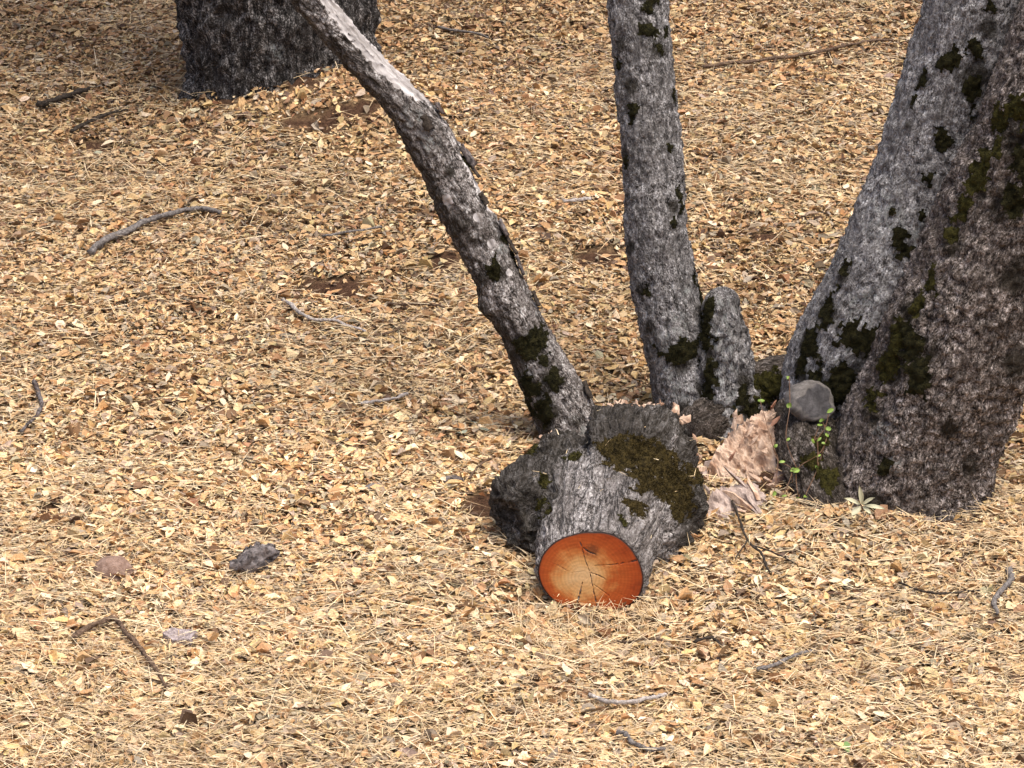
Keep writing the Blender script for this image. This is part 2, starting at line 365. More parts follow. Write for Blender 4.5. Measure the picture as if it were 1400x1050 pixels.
def moss(parent, v, f, n, spots, mat, thick=.012, tuft=.010, dens=1.0, seed=3):
    """each spot (pixel x, pixel y, radius in pixels[, squash]) becomes a cushion of its own on the bark"""
    for j, sp in enumerate(spots):
        px, py, r = sp[:3]; i = near(v, n, px, py); rr = r * mpp(v[i, 1]); q = v - v[i]
        q = q * (np.array([1 / sp[3], 1 / sp[3], 1]) if len(sp) > 3 else np.array([1.15, 1.15, .72]))
        d = np.linalg.norm(q, axis=1) / rr; lc = d < 2.6; vl = v[lc]
        d[lc] *= .92 + .75 * fbm(vl * (1.1 / rr), seed + j, 3) + .42 * vn(vl * 60, seed + j + 40) + .35 * vn(vl * 130, seed + j + 41)
        fm = (d[f] < 1.12).all(1) & ((n[f] * n[i]).sum(2).min(1) > -.2)
        if fm.sum() < 6: continue
        fs_ = f[fm]; _, iv = np.unique(fs_, return_inverse=True); iv = iv.reshape(fs_.shape); lab = np.arange(iv.max() + 1)
        for _ in range(400):
            old = lab.copy(); np.minimum.at(lab, iv.ravel(), np.repeat(lab[iv].min(1), 4)); lab = lab[lab]
            if (lab == old).all(): break
        fl_ = lab[iv[:, 0]]; uq, cn = np.unique(fl_, return_counts=True); fs_ = fs_[np.isin(fl_, uq[cn.argmax()])]
        ff = fs_; u, inv = np.unique(ff, return_inverse=True); ff = inv.reshape(ff.shape)
        hgt = .5 * thick * np.sqrt(np.clip(1 - (d[u] / 1.08) ** 2, 0, 1)) * (1 + .9 * vn(v[u] * 90, seed)) - .0015
        pv = v[u] + n[u] * hgt[:, None]
        top = hgt > -.001
        if top.sum() > 2:
            k = int(np.clip(len(u) * 2.2 * dens, 30, 3500)); tv, tf = tufts(pv[top], n[u][top], k, tuft * .62, .0018)
        else: tv, tf = np.zeros((0, 3)), np.zeros((0, 3), int)
        tri = np.concatenate([ff[:, [0, 1, 2]], ff[:, [0, 2, 3]], tf + len(pv)])
        part('moss_patch', np.concatenate([pv, tv]), tri, mat, parent)
def tree_part(name, parent, sv, mat, lichen=(), bare=(), stain=(), label=None, stainv=None, barev=None):
    v, f, bc, n = sv
    m = np.stack([blob_mask(v, n, lichen, .6, 2), blob_mask(v, n, bare, .5, 4), blob_mask(v, n, stain, .5, 6)], 1)
    if stainv is not None: m[:, 2] = np.maximum(m[:, 2], stainv)
    if barev is not None: m[:, 1] = np.maximum(m[:, 1], barev)
    return part(name, v, f, mat, parent, True, {'barkco': ('FLOAT_VECTOR', bc), 'mask': ('FLOAT_VECTOR', m)}, label)
def path_px(pts, dy=0.):
    """pixel centre, pixel width, depth y -> x, y, z, radius"""
    return [(*P(a, b, y), .5 * wd * mpp(y)) for a, b, wd, y in pts]

# ------------------------------------------------------------------ far tree on its heap of soil
bt = thing('tree', G(390, 100), 'wide dark furrowed tree trunk standing uphill behind a heap of soil', 'tree')
bp = [(388, 210, 272, 4.84), (388, 140, 262, 4.84), (385, 80, 258, 4.84), (380, 20, 266, 4.84), (374, -40, 276, 4.84), (366, -120, 285, 4.84), (356, -220, 285, 4.84), (340, -400, 270, 4.84), (330, -640, 250, 4.84)]
sv = stem(path_px(bp), .012, .045, .022, 11, None, .5, 14)
tree_part('trunk', bt, sv, M['bark_far'], lichen=[(375, 62, 20)])

cr = np.array([-1.0, 5.0, 6.4]); K = 5500  # unseen leaf mass above the view, added to shade the upper slope
cl = rng.normal(0, 1, (110, 3)); cl *= (rng.uniform(.25, 1, (110, 1)) ** .5) / np.linalg.norm(cl, axis=1, keepdims=True); cl = cl * np.array([4.2, 3.2, 1.7]) + cr
q = cl[rng.integers(0, 110, K)] + rng.normal(0, .30, (K, 3)); d = rng.normal(0, 1, (K, 3)); d /= np.linalg.norm(d, axis=1, keepdims=True); e = np.cross(d, rng.normal(0, 1, (K, 3))); e /= np.linalg.norm(e, axis=1, keepdims=True)
lw = rng.uniform(.05, .10, (K, 1)); t = NT('live_leaf'); M['live_leaf'] = t.out(t.mix(t.noise(t.n('TexCoord', out=3), 3, 2), (.035, .055, .018), (.075, .10, .03)), .5)
part('shade_crown', np.stack([q - d * lw, q + e * lw * .45, q + d * lw, q - e * lw * .45], 1).reshape(-1, 3), np.arange(4 * K).reshape(-1, 4), M['live_leaf'], bt, False)
top = np.array(path_px(bp)[-2][:3])
for i in range(0, 110, 11):  # unseen limbs joining the trunk to the added leaf mass
    lv_, lf_, lbc_, _ = stem([(*top, .14), (*(top * .55 + cl[i] * .45 + np.array([0, 0, .25])), .08), (*cl[i], .02)], .04, .02, .005, i)
    part('limb', lv_, lf_, M['bark_far'], bt, True, {'barkco': ('FLOAT_VECTOR', lbc_), 'mask': ('FLOAT_VECTOR', lbc_ * 0)})

# ------------------------------------------------------------------ many-stemmed tree
tr = thing('tree', G(1190, 640), 'mossy grey tree with several stems rising from one base beside the sawn log', 'tree')
mid = [(965, 640, 150, 1.45), (958, 590, 125, 1.45), (946, 540, 104, 1.45), (934, 490, 92, 1.45), (920, 440, 88, 1.45), (908, 385, 88, 1.46), (899, 330, 86, 1.47), (895, 280, 85, 1.48), (892, 220, 82, 1.5), (887, 160, 80, 1.52), (881, 100, 80, 1.54), (873, 40, 80, 1.56), (867, -20, 80, 1.58), (858, -120, 78, 1.6), (840, -300, 74, 1.7), (820, -560, 68, 1.8)]
s_mid = stem(path_px(mid), .0080, .016, .008, 21, None, .6, 34)
stain_mid = [(857, 120, 14), (845, 60, 12), (852, 210, 14), (860, 340, 14), (872, 400, 14), (885, 450, 14), (925, 285, 12), (905, 70, 16), (960, 430, 16), (962, 480, 16), (965, 530, 16), (930, 560, 18), (930, 495, 18), (985, 575, 30), (905, 555, 10), (930, 585, 22), (960, 590, 30)]
tree_part('trunk', tr, s_mid, M['bark_mid'], lichen=[(930, 440, 22), (925, 530, 24), (905, 470, 16), (945, 400, 14), (912, 520, 18)], stain=stain_mid, label='slim upright grey stem beside the broken stub')
moss(tr, s_mid[0], s_mid[1], s_mid[3], [(889, 8, 9), (890, 42, 10, 1.4), (903, 62, 8), (862, 154, 9), (919, 205, 8), (930, 262, 9), (933, 280, 8), (855, 224, 7), (929, 488, 16, 1.5), (962, 410, 12), (964, 440, 12), (962, 470, 11), (966, 500, 11), (845, 90, 7), (880, 398, 8), (925, 310, 7), (950, 380, 8), (912, 40, 6), (921, 130, 6), (966, 535, 12)], M['moss_black'])
stub = [(1000, 640, 140, 1.40), (997, 580, 118, 1.39), (993, 535, 88, 1.38), (990, 490, 72, 1.37), (992, 455, 66, 1.37), (990, 428, 56, 1.37), (985, 408, 54, 1.38), (981, 392, 46, 1.39)]
s_stub = stem(path_px(stub), .007, .036, .010, 31, None, .7, 30)
tree_part('broken_stub', tr, s_stub, M['bark_mid'], lichen=[(990, 430, 30), (985, 470, 30), (990, 510, 32), (1000, 545, 30), (985, 545, 25)], stain=[(962, 420, 12), (962, 450, 13), (964, 485, 13), (966, 520, 14), (1024, 450, 9), (1020, 520, 14), (1022, 560, 20), (965, 560, 20), (1020, 430, 7)], label='short grey lichened stub broken off beside the slim stem')
moss(tr, s_stub[0], s_stub[1], s_stub[3], [(966, 418, 10), (964, 445, 12), (963, 472, 11), (966, 505, 12), (968, 535, 13), (1020, 540, 12), (1035, 560, 14)], M['moss_black'])
grey = [(1142, 640, 165, 1.28), (1153, 570, 178, 1.25), (1173, 500, 188, 1.2), (1205, 430, 184, 1.15), (1240, 345, 172, 1.12), (1272, 260, 168, 1.1), (1302, 170, 168, 1.08), (1332, 80, 172, 1.05), (1362, -10, 176, 1.03), (1395, -110, 176, 1.0), (1440, -260, 170, .95), (1500, -480, 160, .9)]
s_grey = stem(path_px(grey), .0090, .020, .008, 41, None, .7, 34)
tree_part('trunk', tr, s_grey, M['bark_grey'], lichen=[(1205, 300, 50), (1180, 420, 40), (1150, 500, 30), (1270, 330, 40)],
          stain=[(1255, 110, 14), (1235, 170, 10), (1150, 372, 18), (1125, 425, 26), (1098, 475, 26), (1090, 505, 20), (1330, 105, 30), (1345, 40, 20), (1360, 150, 26), (1330, 225, 22), (1300, 300, 20), (1262, 385, 18), (1232, 430, 26), (1200, 490, 30), (1170, 530, 40), (1120, 530, 30)], label='grey trunk leaning away behind the darker one')
moss(tr, s_grey[0], s_grey[1], s_grey[3], [(1349, 10, 9), (1296, 90, 14, 1.3), (1331, 70, 13), (1330, 124, 17), (1281, 190, 14), (1315, 237, 9), (1267, 250, 8), (1227, 329, 13), (1245, 352, 12, 1.3), (1175, 466, 22, 1.5), (1152, 368, 11), (1128, 420, 17), (1102, 468, 18), (1094, 490, 14), (1256, 110, 8), (1244, 140, 7), (1258, 297, 7), (1215, 285, 6), (1150, 540, 22), (1110, 525, 18)], M['moss_black'], .014)
front = [(1218, 800, 250, .86), (1226, 735, 236, .86), (1236, 680, 226, .86), (1250, 625, 219, .85), (1272, 565, 216, .83), (1298, 500, 214, .80), (1332, 425, 212, .77), (1368, 345, 208, .74), (1405, 265, 206, .71), (1442, 180, 206, .68), (1480, 90, 206, .65), (1520, -10, 204, .62), (1570, -140, 196, .6), (1640, -330, 185, .55)]
s_front = stem(path_px(front), .0090, .030, .013, 51, None, .75, 28)
tree_part('trunk', tr, s_front, M['bark_dark'], lichen=[(1200, 590, 20), (1215, 640, 20)], 
          stain=[(1215, 500, 40), (1240, 430, 34), (1190, 570, 26), (1260, 480, 30), (1300, 330, 24), (1340, 260, 22), (1375, 290, 34), (1385, 180, 40), (1330, 640, 22), (1300, 590, 20), (1200, 690, 26), (1395, 380, 30), (1395, 500, 30)], label='dark pebbled trunk leaning to one side in front of the grey one')
moss(tr, s_front[0], s_front[1], s_front[3], [(1386, 150, 16), (1364, 170, 16), (1342, 225, 14), (1330, 245, 16), (1312, 290, 15), (1298, 315, 12), (1268, 385, 13), (1248, 420, 14), (1222, 460, 18), (1205, 500, 18), (1190, 545, 16), (1360, 200, 12)], M['moss_green'], .012, .011, .8)
moss(tr, s_front[0], s_front[1], s_front[3], [(1238, 470, 22), (1250, 520, 20), (1385, 275, 20), (1395, 225, 16), (1205, 645, 12)], M['moss_black'], .012)
# root ridge bridging the stems
rootp = [(*G(935, 600), .10), (*(G(985, 585) + [0, 0, .03]), .12), (*(G(1035, 562) + [0, .02, .05]), .12), (*(G(1090, 545) + [0, .0, .05]), .11), (*G(1150, 560), .12)]
s_root = stem(rootp, .008, .03, .008, 61)
tree_part('root', tr, s_root, M['bark_dark'], stainv=np.full(len(s_root[0]), .6))
moss(tr, s_root[0], s_root[1], s_root[3], [(1050, 528, 22, 1.5), (1078, 522, 18), (1030, 545, 16, 1.3), (1010, 560, 12)], M['moss_green'], .015)
root2 = [(*P(1150, 720, .72), .12), (*P(1128, 665, .80), .12), (*P(1110, 625, .90), .115), (*P(1098, 592, 1.0), .10), (*P(1090, 560, 1.15), .10)]
s_root2 = stem(root2, .008, .04, .010, 65)
tree_part('root', tr, s_root2, M['bark_dark'], stainv=np.full(len(s_root2[0]), .75))
moss(tr, s_root2[0], s_root2[1], s_root2[3], [(1125, 600, 16), (1105, 625, 14), (1130, 650, 14)], M['moss_green'], .014)
# torn pale wood where the log split from the base
def torn_block(pts, depth, cell, amp, grain, seed, mat, name, parent=None, **kw):
    """a rough broken slab: outline in pixels with depth y per corner; grain ridges across its face"""
    pts = np.array(pts, float); W3 = np.array([P(a, b, y) for a, b, y in pts]); c = W3.mean(0)
    u = W3[1] - W3[0]; u /= np.linalg.norm(u); nn = np.cross(u, W3[-1] - W3[0]); nn /= np.linalg.norm(nn)
    if nn @ FW > 0: nn = -nn
    vv = np.cross(nn, u); poly = np.stack([(W3 - c) @ u, (W3 - c) @ vv], 1); hgt = (W3 - c) @ nn
    lo, hi = poly.min(0), poly.max(0); gx_ = np.arange(lo[0], hi[0] + cell, cell); gy_ = np.arange(lo[1], hi[1] + cell, cell)
    A, B = np.meshgrid(gx_, gy_, indexing='ij'); pa, pb = A.ravel(), B.ravel()
    jag = .25 * cell * 6 * n2(pa, pb, 28, seed, 2); inside = np.zeros(len(pa), bool); j = len(poly) - 1
    for i in range(len(poly)):
        xi, yi = poly[i]; xj, yj = poly[j]
        inside ^= ((yi > pb + jag) != (yj > pb + jag)) & (pa + jag < (xj - xi) * (pb + jag - yi) / (yj - yi + 1e-9) + xi); j = i
    wgt = 1 / (((pa[:, None] - poly[:, 0]) ** 2 + (pb[:, None] - poly[:, 1]) ** 2) + 1e-4); h0 = (wgt * hgt).sum(1) / wgt.sum(1)
    g = np.array(grain, float); g /= np.linalg.norm(g); s = pa * g[0] + pb * g[1]; cr = -pa * g[1] + pb * g[0]
    q = np.stack([cr * 17, s * 8, np.full_like(s, .3)], 1)
    h = h0 + amp * (np.round(fbm(q, seed, 2) * 5 + .8 * vn(q * 3.1, seed + 2)) / 5 * 1.1 + .9 * fbm(q * 2.4, seed + 5, 4, .7))
    id_ = -np.ones(A.shape, int); id_[inside.reshape(A.shape)] = np.arange(inside.sum())
    top = c + np.outer(pa, u) + np.outer(pb, vv) + np.outer(h, nn); bot = c + np.outer(pa, u) + np.outer(pb, vv) + np.outer(h0 - depth, nn)
    v = np.concatenate([top[inside], bot[inside]]); k = inside.sum(); fs = []
    a_, b_, c_, d_ = id_[:-1, :-1], id_[1:, :-1], id_[1:, 1:], id_[:-1, 1:]
    ok = (a_ >= 0) & (b_ >= 0) & (c_ >= 0) & (d_ >= 0); q4 = np.stack([a_[ok], b_[ok], c_[ok], d_[ok]], 1)
    ed = {}
    for r in q4:
        for e in range(4): 
            x, y = int(r[e]), int(r[(e + 1) % 4])
            if (y, x) in ed: del ed[(y, x)]
            else: ed[(x, y)] = 1
    side = np.array([(y, x, x + k, y + k) for x, y in ed]) if ed else np.zeros((0, 4), int)
    f = np.concatenate([q4, q4[:, ::-1] + k, side])
    if parent is not None: return part(name, v, f, mat, parent, False, **kw)
    return single(name, v, f, mat, smooth=False, **kw)
def splinter(c, d, ln, wd, th, seed):
    r = np.random.default_rng(seed); d = d / np.linalg.norm(d); s = np.cross(d, r.normal(0, 1, 3)); s /= np.linalg.norm(s); n = np.cross(d, s); vs = []
    for a, wv in [(0, .8), (.35, 1.), (.7, .75), (1., .12)]:
        off = s * r.normal() * wd * .15
        for x, y in ((-1, -.5), (.1, -1), (1, -.3), (.6, .8), (-.6, .9)): vs.append(c + d * ln * a + off + s * wd * wv * x * (1 + .25 * r.normal()) + n * th * wv * y * (1 + .25 * r.normal()))
    fs = [(i * 5 + j, i * 5 + (j + 1) % 5, i * 5 + 5 + (j + 1) % 5, i * 5 + 5 + j) for i in range(3) for j in range(5)]
    return np.array(vs), fs + [(0, 4, 3), (0, 3, 2, 1), (15, 16, 17, 18), (15, 18, 19)]
def poly_part(name, v, f, mat, parent=None, loc=None, **kw):
    org = np.zeros(3); p = parent
    while p is not None: org = org + np.array(p.location); p = p.parent
    v = np.asarray(v); c = np.zeros(3)
    if parent is None: c = np.array([v[:, 0].mean(), v[:, 1].mean(), v[:, 2].min()])
    m = bpy.data.meshes.new(name); m.from_pydata([tuple(x) for x in v - org - c], [], f); m.materials.append(mat)
    return link(name, m, parent, c if parent is None else None, **kw)
M['torn_red'] = wood_mat('raw_red_wood', (.20, .085, .05), (.42, .23, .15), 30)
tw = torn_block([(962, 652, .88), (985, 606, .97), (1005, 580, 1.02), (1035, 560, 1.06), (1066, 552, 1.08), (1072, 600, 1.02), (1062, 648, .92), (1020, 674, .86), (978, 672, .84)], .12, .008, .026, (.5, 1), 5, M['torn'], 'torn_wood', tr, label='pale pinkish torn wood at the foot of the stems')
for i in range(16):
    u_, w_ = rng.uniform(0, 1), rng.uniform(0, 1); a = 985 + 60 * u_ + 14 * w_; b = 655 - 85 * w_ - 12 * u_ + rng.normal(0, 4); yy = .86 + .16 * w_ + .04 * u_
    d = np.array([.45, .35, .85]) + rng.normal(0, .25, 3); vv_, f_ = splinter(P(a, b, yy - .015), d, rng.uniform(.02, .06), rng.uniform(.006, .016), rng.uniform(.004, .009), 400 + i)
    poly_part('splinter', vv_, f_, M['torn'] if i % 6 else M['torn_red'], tw)
ws = torn_block([(955, 710, .58), (970, 672, .64), (1008, 660, .70), (1044, 668, .70), (1052, 688, .66), (1030, 703, .60), (985, 712, .57)], .09, .010, .018, (.35, 1), 8, M['slab'], 'wood_slab', label='grey pink slab of splintered wood lying below the torn base', cat='wood')
for i in range(10):
    a = rng.uniform(960, 1045); b = rng.uniform(668, 708); d = np.array([-.35, .75, .35]) + rng.normal(0, .3, 3)
    vv_, f_ = splinter(P(a, b, .60 + (708 - b) / 400 - .01), d, rng.uniform(.05, .13), rng.uniform(.008, .022), rng.uniform(.003, .007), 600 + i); poly_part('splinter', vv_, f_, M['slab'] if i % 3 else M['torn'], ws)

# ------------------------------------------------------------------ leaning dead stem
dt = thing('dead_tree', G(790, 600), 'thin leaning dead stem with flaking bark and a bare white top', 'tree')
dead = [(802, 660, 92, 1.28), (786, 612, 88, 1.28), (768, 560, 82, 1.28), (744, 510, 75, 1.28), (720, 460, 66, 1.28), (694, 410, 66, 1.28), (671, 360, 63, 1.28), (645, 305, 64, 1.28), (618, 250, 64, 1.28), (592, 196, 63, 1.28), (558, 146, 55, 1.28), (512, 98, 48, 1.28), (470, 50, 45, 1.28), (428, 2, 43, 1.28), (385, -48, 42, 1.28), (320, -130, 40, 1.28), (220, -250, 38, 1.28)]
pp = path_px(dead)
kn = P(655, 425, 1.24)
s_dead = stem(pp, .0060, .018, .007, 71, [(kn[0], kn[1], kn[2], .05, .035)], .5, 36)
v = s_dead[0]; px_, py_, _ = proj(v)
ax_ = spline(pp, 5)[:, :3]; ap, bp_, _ = proj(ax_)
# side of the axis: positive = upper right side
k = np.abs(py_[:, None] - bp_[None]).argmin(1) ; side = (px_ - ap[k]) / 30 + s_dead[3][:, 2] * .35
edge = fbm(s_dead[2] * np.array([12, 12, 5]), 88, 3)
barev = np.clip((side - .15 + .55 * edge) * 3, 0, 1) * np.clip((150 - py_) / 26, 0, 1)
barev = np.maximum(barev, np.clip((side - .95 + .3 * edge) * 4, 0, 1) * ((py_ > 205) & (py_ < 290)))
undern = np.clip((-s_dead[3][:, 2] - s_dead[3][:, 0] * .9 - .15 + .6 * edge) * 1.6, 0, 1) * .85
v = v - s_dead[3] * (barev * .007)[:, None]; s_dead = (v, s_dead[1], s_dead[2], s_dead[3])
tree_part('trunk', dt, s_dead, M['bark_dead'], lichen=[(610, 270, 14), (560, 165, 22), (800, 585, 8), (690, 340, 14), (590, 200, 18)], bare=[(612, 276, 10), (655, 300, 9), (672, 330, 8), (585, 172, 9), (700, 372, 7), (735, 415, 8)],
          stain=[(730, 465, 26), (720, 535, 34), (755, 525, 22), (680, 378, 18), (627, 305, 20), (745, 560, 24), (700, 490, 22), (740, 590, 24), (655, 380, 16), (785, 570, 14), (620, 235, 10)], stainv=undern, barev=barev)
moss(dt, s_dead[0], s_dead[1], s_dead[3], [(731, 464, 20, 1.2), (718, 528, 17), (762, 516, 13), (680, 372, 12), (742, 565, 14), (652, 216, 9), (706, 350, 8), (690, 325, 8), (745, 490, 8), (722, 560, 12)], M['moss_black'], .012)
def plate(c, n, ln, wd, up, th=.005, seed=0):
    """a thin curled flake of bark"""
    r = np.random.default_rng(seed); n = n / np.linalg.norm(n); up = up - n * (up @ n); up /= np.linalg.norm(up); s = np.cross(n, up); vs = []; K, J = 9, 5
    for i in range(K):
        for j in range(J):
            a = i / (K - 1) - .5; b = (j / (J - 1) - .5); wv = 1 - .5 * abs(a) ** 1.5 + .18 * r.normal()
            vs.append(c + up * ln * a + s * wd * b * wv + n * (wd * .7 * (.25 - b * b) + ln * .10 * (a + .5) ** 2 + r.normal() * .0012))
    vs = np.array(vs); vs = np.concatenate([vs, vs - n * th]); o = K * J; fs = []
    for i in range(K - 1):
        for j in range(J - 1):
            a = i * J + j; fs += [(a, a + 1, a + J + 1, a + J), (a + o, a + J + o, a + J + 1 + o, a + 1 + o)]
    for i in range(K - 1):
        a = i * J; fs += [(a, a + J, a + J + o, a + o)]; a += J - 1; fs += [(a, a + o, a + J + o, a + J)]
    for j in range(J - 1):
        a = j; fs += [(a, a + o, a + 1 + o, a + 1)]; a = (K - 1) * J + j; fs += [(a, a + 1, a + 1 + o, a + o)]
    return vs, np.array(fs)
axd = np.array(pp[2][:3]) - np.array(pp[10][:3])
for i, (a, b, ln, wd) in enumerate([(646, 214, .09, .05), (656, 232, .06, .03), (700, 335, .09, .035), (714, 362, .08, .03), (738, 408, .06, .03), (806, 534, .07, .035), (604, 150, .05, .03), (590, 170, .06, .04), (664, 272, .05, .03), (690, 312, .07, .03)]):
    j = near(s_dead[0], s_dead[3], a - 4, b); vv_, ff_ = plate(s_dead[0][j] + s_dead[3][j] * .012, s_dead[3][j] + np.array([.5, 0, .1]), ln, wd, axd + rng.normal(0, .2, 3), .006, i)
    part('bark_flake', vv_, ff_, M['twig_dark'] if i % 3 else M['chunk'], dt, True)

# ------------------------------------------------------------------ sawn log
FC = P(808, 781, .015)                                            # middle of the sawn face
lg = thing('sawn_log', [FC[0], .35, gz(FC[0], .35)], 'short thick sawn log with fresh orange cut face and mossy grey bark', 'log')
FN = np.array([-.04, -math.cos(R(7)), -math.sin(R(7))]); FN /= np.linalg.norm(FN)
FU = np.cross([0, 0, 1], FN); FU = -FU / np.linalg.norm(FU)
if FU[0] < 0: FU = -FU
FV = np.cross(FN, FU); FV = FV if FV[2] > 0 else -FV
ZS = 1.22
OUT = [(733, 782), (740, 757), (757, 738), (782, 727), (812, 723), (838, 726), (857, 738), (870, 755), (880, 778), (882, 798), (876, 818), (862, 832), (838, 840), (805, 842), (775, 836), (752, 822), (738, 802)]
oa = np.array([((a - 808) * mpp(0), -(b - 781) * mpp(0) / math.cos(R(8))) for a, b in OUT]); ot = np.arctan2(oa[:, 1], oa[:, 0]); orr = np.hypot(oa[:, 0], oa[:, 1])
oi = np.argsort(ot); ot, orr = ot[oi], orr[oi]
def face_r(th): return np.interp((th + math.pi) % (2 * math.pi) - math.pi, np.concatenate([[ot[-1] - 2 * math.pi], ot, [ot[0] + 2 * math.pi]]), np.concatenate([[orr[-1]], orr, [orr[0]]]))
A0 = FC - FN * 0.0; A1 = np.array([FC[0] + .10, .72, .335])
def log_sd(p):
    ab = A1 - A0; L2 = ab @ ab; tt = ((p - A0) @ ab) / L2; tc = np.clip(tt, -.2, 1.2)
    r = p - A0 - tc[:, None] * ab; u, vv = r @ FU, r @ FV; th = np.arctan2(vv, u); rad = np.hypot(u, vv)
    tcc = np.clip(tc, 0, 1.1)
    rr = face_r(th) * (1 - tcc) + (.235 + .03 * np.cos(2 * th)) * tcc
    rr = rr + .012 * np.sin(3 * th + .7) * tcc
    d = (rad - rr) * .9
    def ps(x, y, z, R_, sc3=(1, 1, 1)): return np.linalg.norm((p - np.array([x, y, z])) * np.array(sc3), axis=1) - R_
    l = cone_sd(p, np.array([.20, .62, .33]), np.array([.035, .46, .285]), .15, .115)
    l = smin(l, cone_sd(p, np.array([.035, .46, .28]), np.array([.05, .36, .19]), .11, .075), .04)
    d = smin(d, l, .035)
    rt_ = cone_sd(p, np.array([.42, .62, .33]), np.array([.545, .56, .25]), .22, .15)
    d = smin(d, rt_, .06)
    d = smin(d, ps(.50, .40, .16, .13), .06)
    d = smin(d, ps(.42, .70, .44, .12), .06)
    d = np.maximum(d, -(ps(-.06, .32, .225, .098)))                       # hollow in the left knob
    jag = .05 * fbm(p * np.array([9, 3, 9]), 5, 3) + .03 * vn(p * np.array([24, 3, 24]), 8)
    d = np.maximum(d, (p[:, 1] - .80 - jag + .25 * (p[:, 2] - .4)))        # torn far end
    step = np.where(p[:, 0] < .285, (p[:, 2] - .435 - .03 * vn(p * 22, 12)), -1.)
    d = np.maximum(d, step)
    d = np.maximum(d, (p - FC) @ FN)
    return d
lv, lf = solid(log_sd, (-.14, -.05, -.1), (.80, .92, .68), .0075)
ln_ = normals(lv, lf); lax = np.array([A0 + (A1 - A0) * k for k in np.linspace(-.1, 1.2, 24)]); lbc = straighten(lv, lax)
lth = np.arctan2(lbc[:, 1], lbc[:, 0]); q = np.stack([np.cos(lth) * .19, np.sin(lth) * .19, lbc[:, 2] * .22], 1)
keep = np.clip(((FC - lv) @ FN - .004) / .02, 0, 1)
crust = np.clip(np.clip((.20 - lv[:, 0]) / .06, 0, 1) + np.clip((lv[:, 2] - .42) / .05, 0, 1) + np.clip((lv[:, 0] - .55) / .06, 0, 1) + np.clip((lv[:, 1] - .56) / .08, 0, 1), 0, 1) * np.clip((lv[:, 1] - .15) / .12, 0, 1)
lv = lv + ln_ * (crust * keep * (.036 * fbm(lv * 14, 33, 4, .6) - .013 * np.abs(vn(lv * 38, 35))))[:, None]
lv = lv + ln_ * (keep * (.014 * fbm(lbc * np.array([8, 8, 4]), 4, 3) + .020 * (.3 - np.abs(fbm(q * 30, 14, 3))) + .007 * vn(lbc * np.array([70, 70, 34]), 3)))[:, None]
ln_ = normals(lv, lf)
px_, py_, _ = proj(lv)
lm = np.zeros((len(lv), 3))
lm[:, 2] = crust * .9
part('log_body', lv, lf, M['bark_log'], lg, True, {'barkco': ('FLOAT_VECTOR', lbc * np.array([1, 1, .7])), 'mask': ('FLOAT_VECTOR', lm)})
# sawn face: rings, heartwood and open drying checks
NA, NR = 260, 70; th = np.linspace(-math.pi, math.pi, NA, endpoint=False); rn = np.linspace(0, 1, NR) ** .8
TH, RN = np.meshgrid(th, rn, indexing='ij'); rr = face_r(TH.ravel()).reshape(TH.shape) * RN * .985
fu, fv = (rr * np.cos(TH)).ravel(), (rr * np.sin(TH)).ravel()
def crack(pts, w0, depth):
    d = np.full(len(fu), 9.); pts = np.array([((a - 808) * mpp(0), -(b - 781) * mpp(0) / math.cos(R(8)), ww) for a, b, ww in pts])
    for a, b in zip(pts[:-1], pts[1:]):
        ab = b[:2] - a[:2]; tt = np.clip(((fu - a[0]) * ab[0] + (fv - a[1]) * ab[1]) / (ab @ ab), 0, 1)
        d = np.minimum(d, np.hypot(fu - a[0] - tt * ab[0], fv - a[1] - tt * ab[1]) / ((a[2] + (b[2] - a[2]) * tt) * w0))
    return np.clip((.80 - d + .5 * vn(np.stack([fu * 160, fv * 160, fu * 0 + .5], 1), 6)), 0, 1)
wob = 0
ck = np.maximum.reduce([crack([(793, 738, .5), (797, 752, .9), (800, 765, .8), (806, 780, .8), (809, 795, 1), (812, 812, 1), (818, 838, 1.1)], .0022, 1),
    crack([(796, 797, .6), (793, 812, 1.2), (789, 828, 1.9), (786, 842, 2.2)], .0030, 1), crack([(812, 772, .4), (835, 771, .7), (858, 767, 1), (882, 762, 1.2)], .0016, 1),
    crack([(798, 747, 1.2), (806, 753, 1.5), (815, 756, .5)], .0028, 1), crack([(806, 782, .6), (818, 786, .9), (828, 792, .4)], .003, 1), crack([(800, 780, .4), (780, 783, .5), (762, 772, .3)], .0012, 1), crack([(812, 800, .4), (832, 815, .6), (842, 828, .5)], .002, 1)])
face = FC + np.outer(fu, FU) + np.outer(fv, FV) + np.outer(.004 - .012 * ck - .003 * (RN.ravel() > .985), FN)
fid = np.arange(NA * NR).reshape(NA, NR); fq = np.stack([fid, np.roll(fid, -1, 0)], -1)
ff_ = np.stack([fid[:, :-1], np.roll(fid, -1, 0)[:, :-1], np.roll(fid, -1, 0)[:, 1:], fid[:, 1:]], -1).reshape(-1, 4)
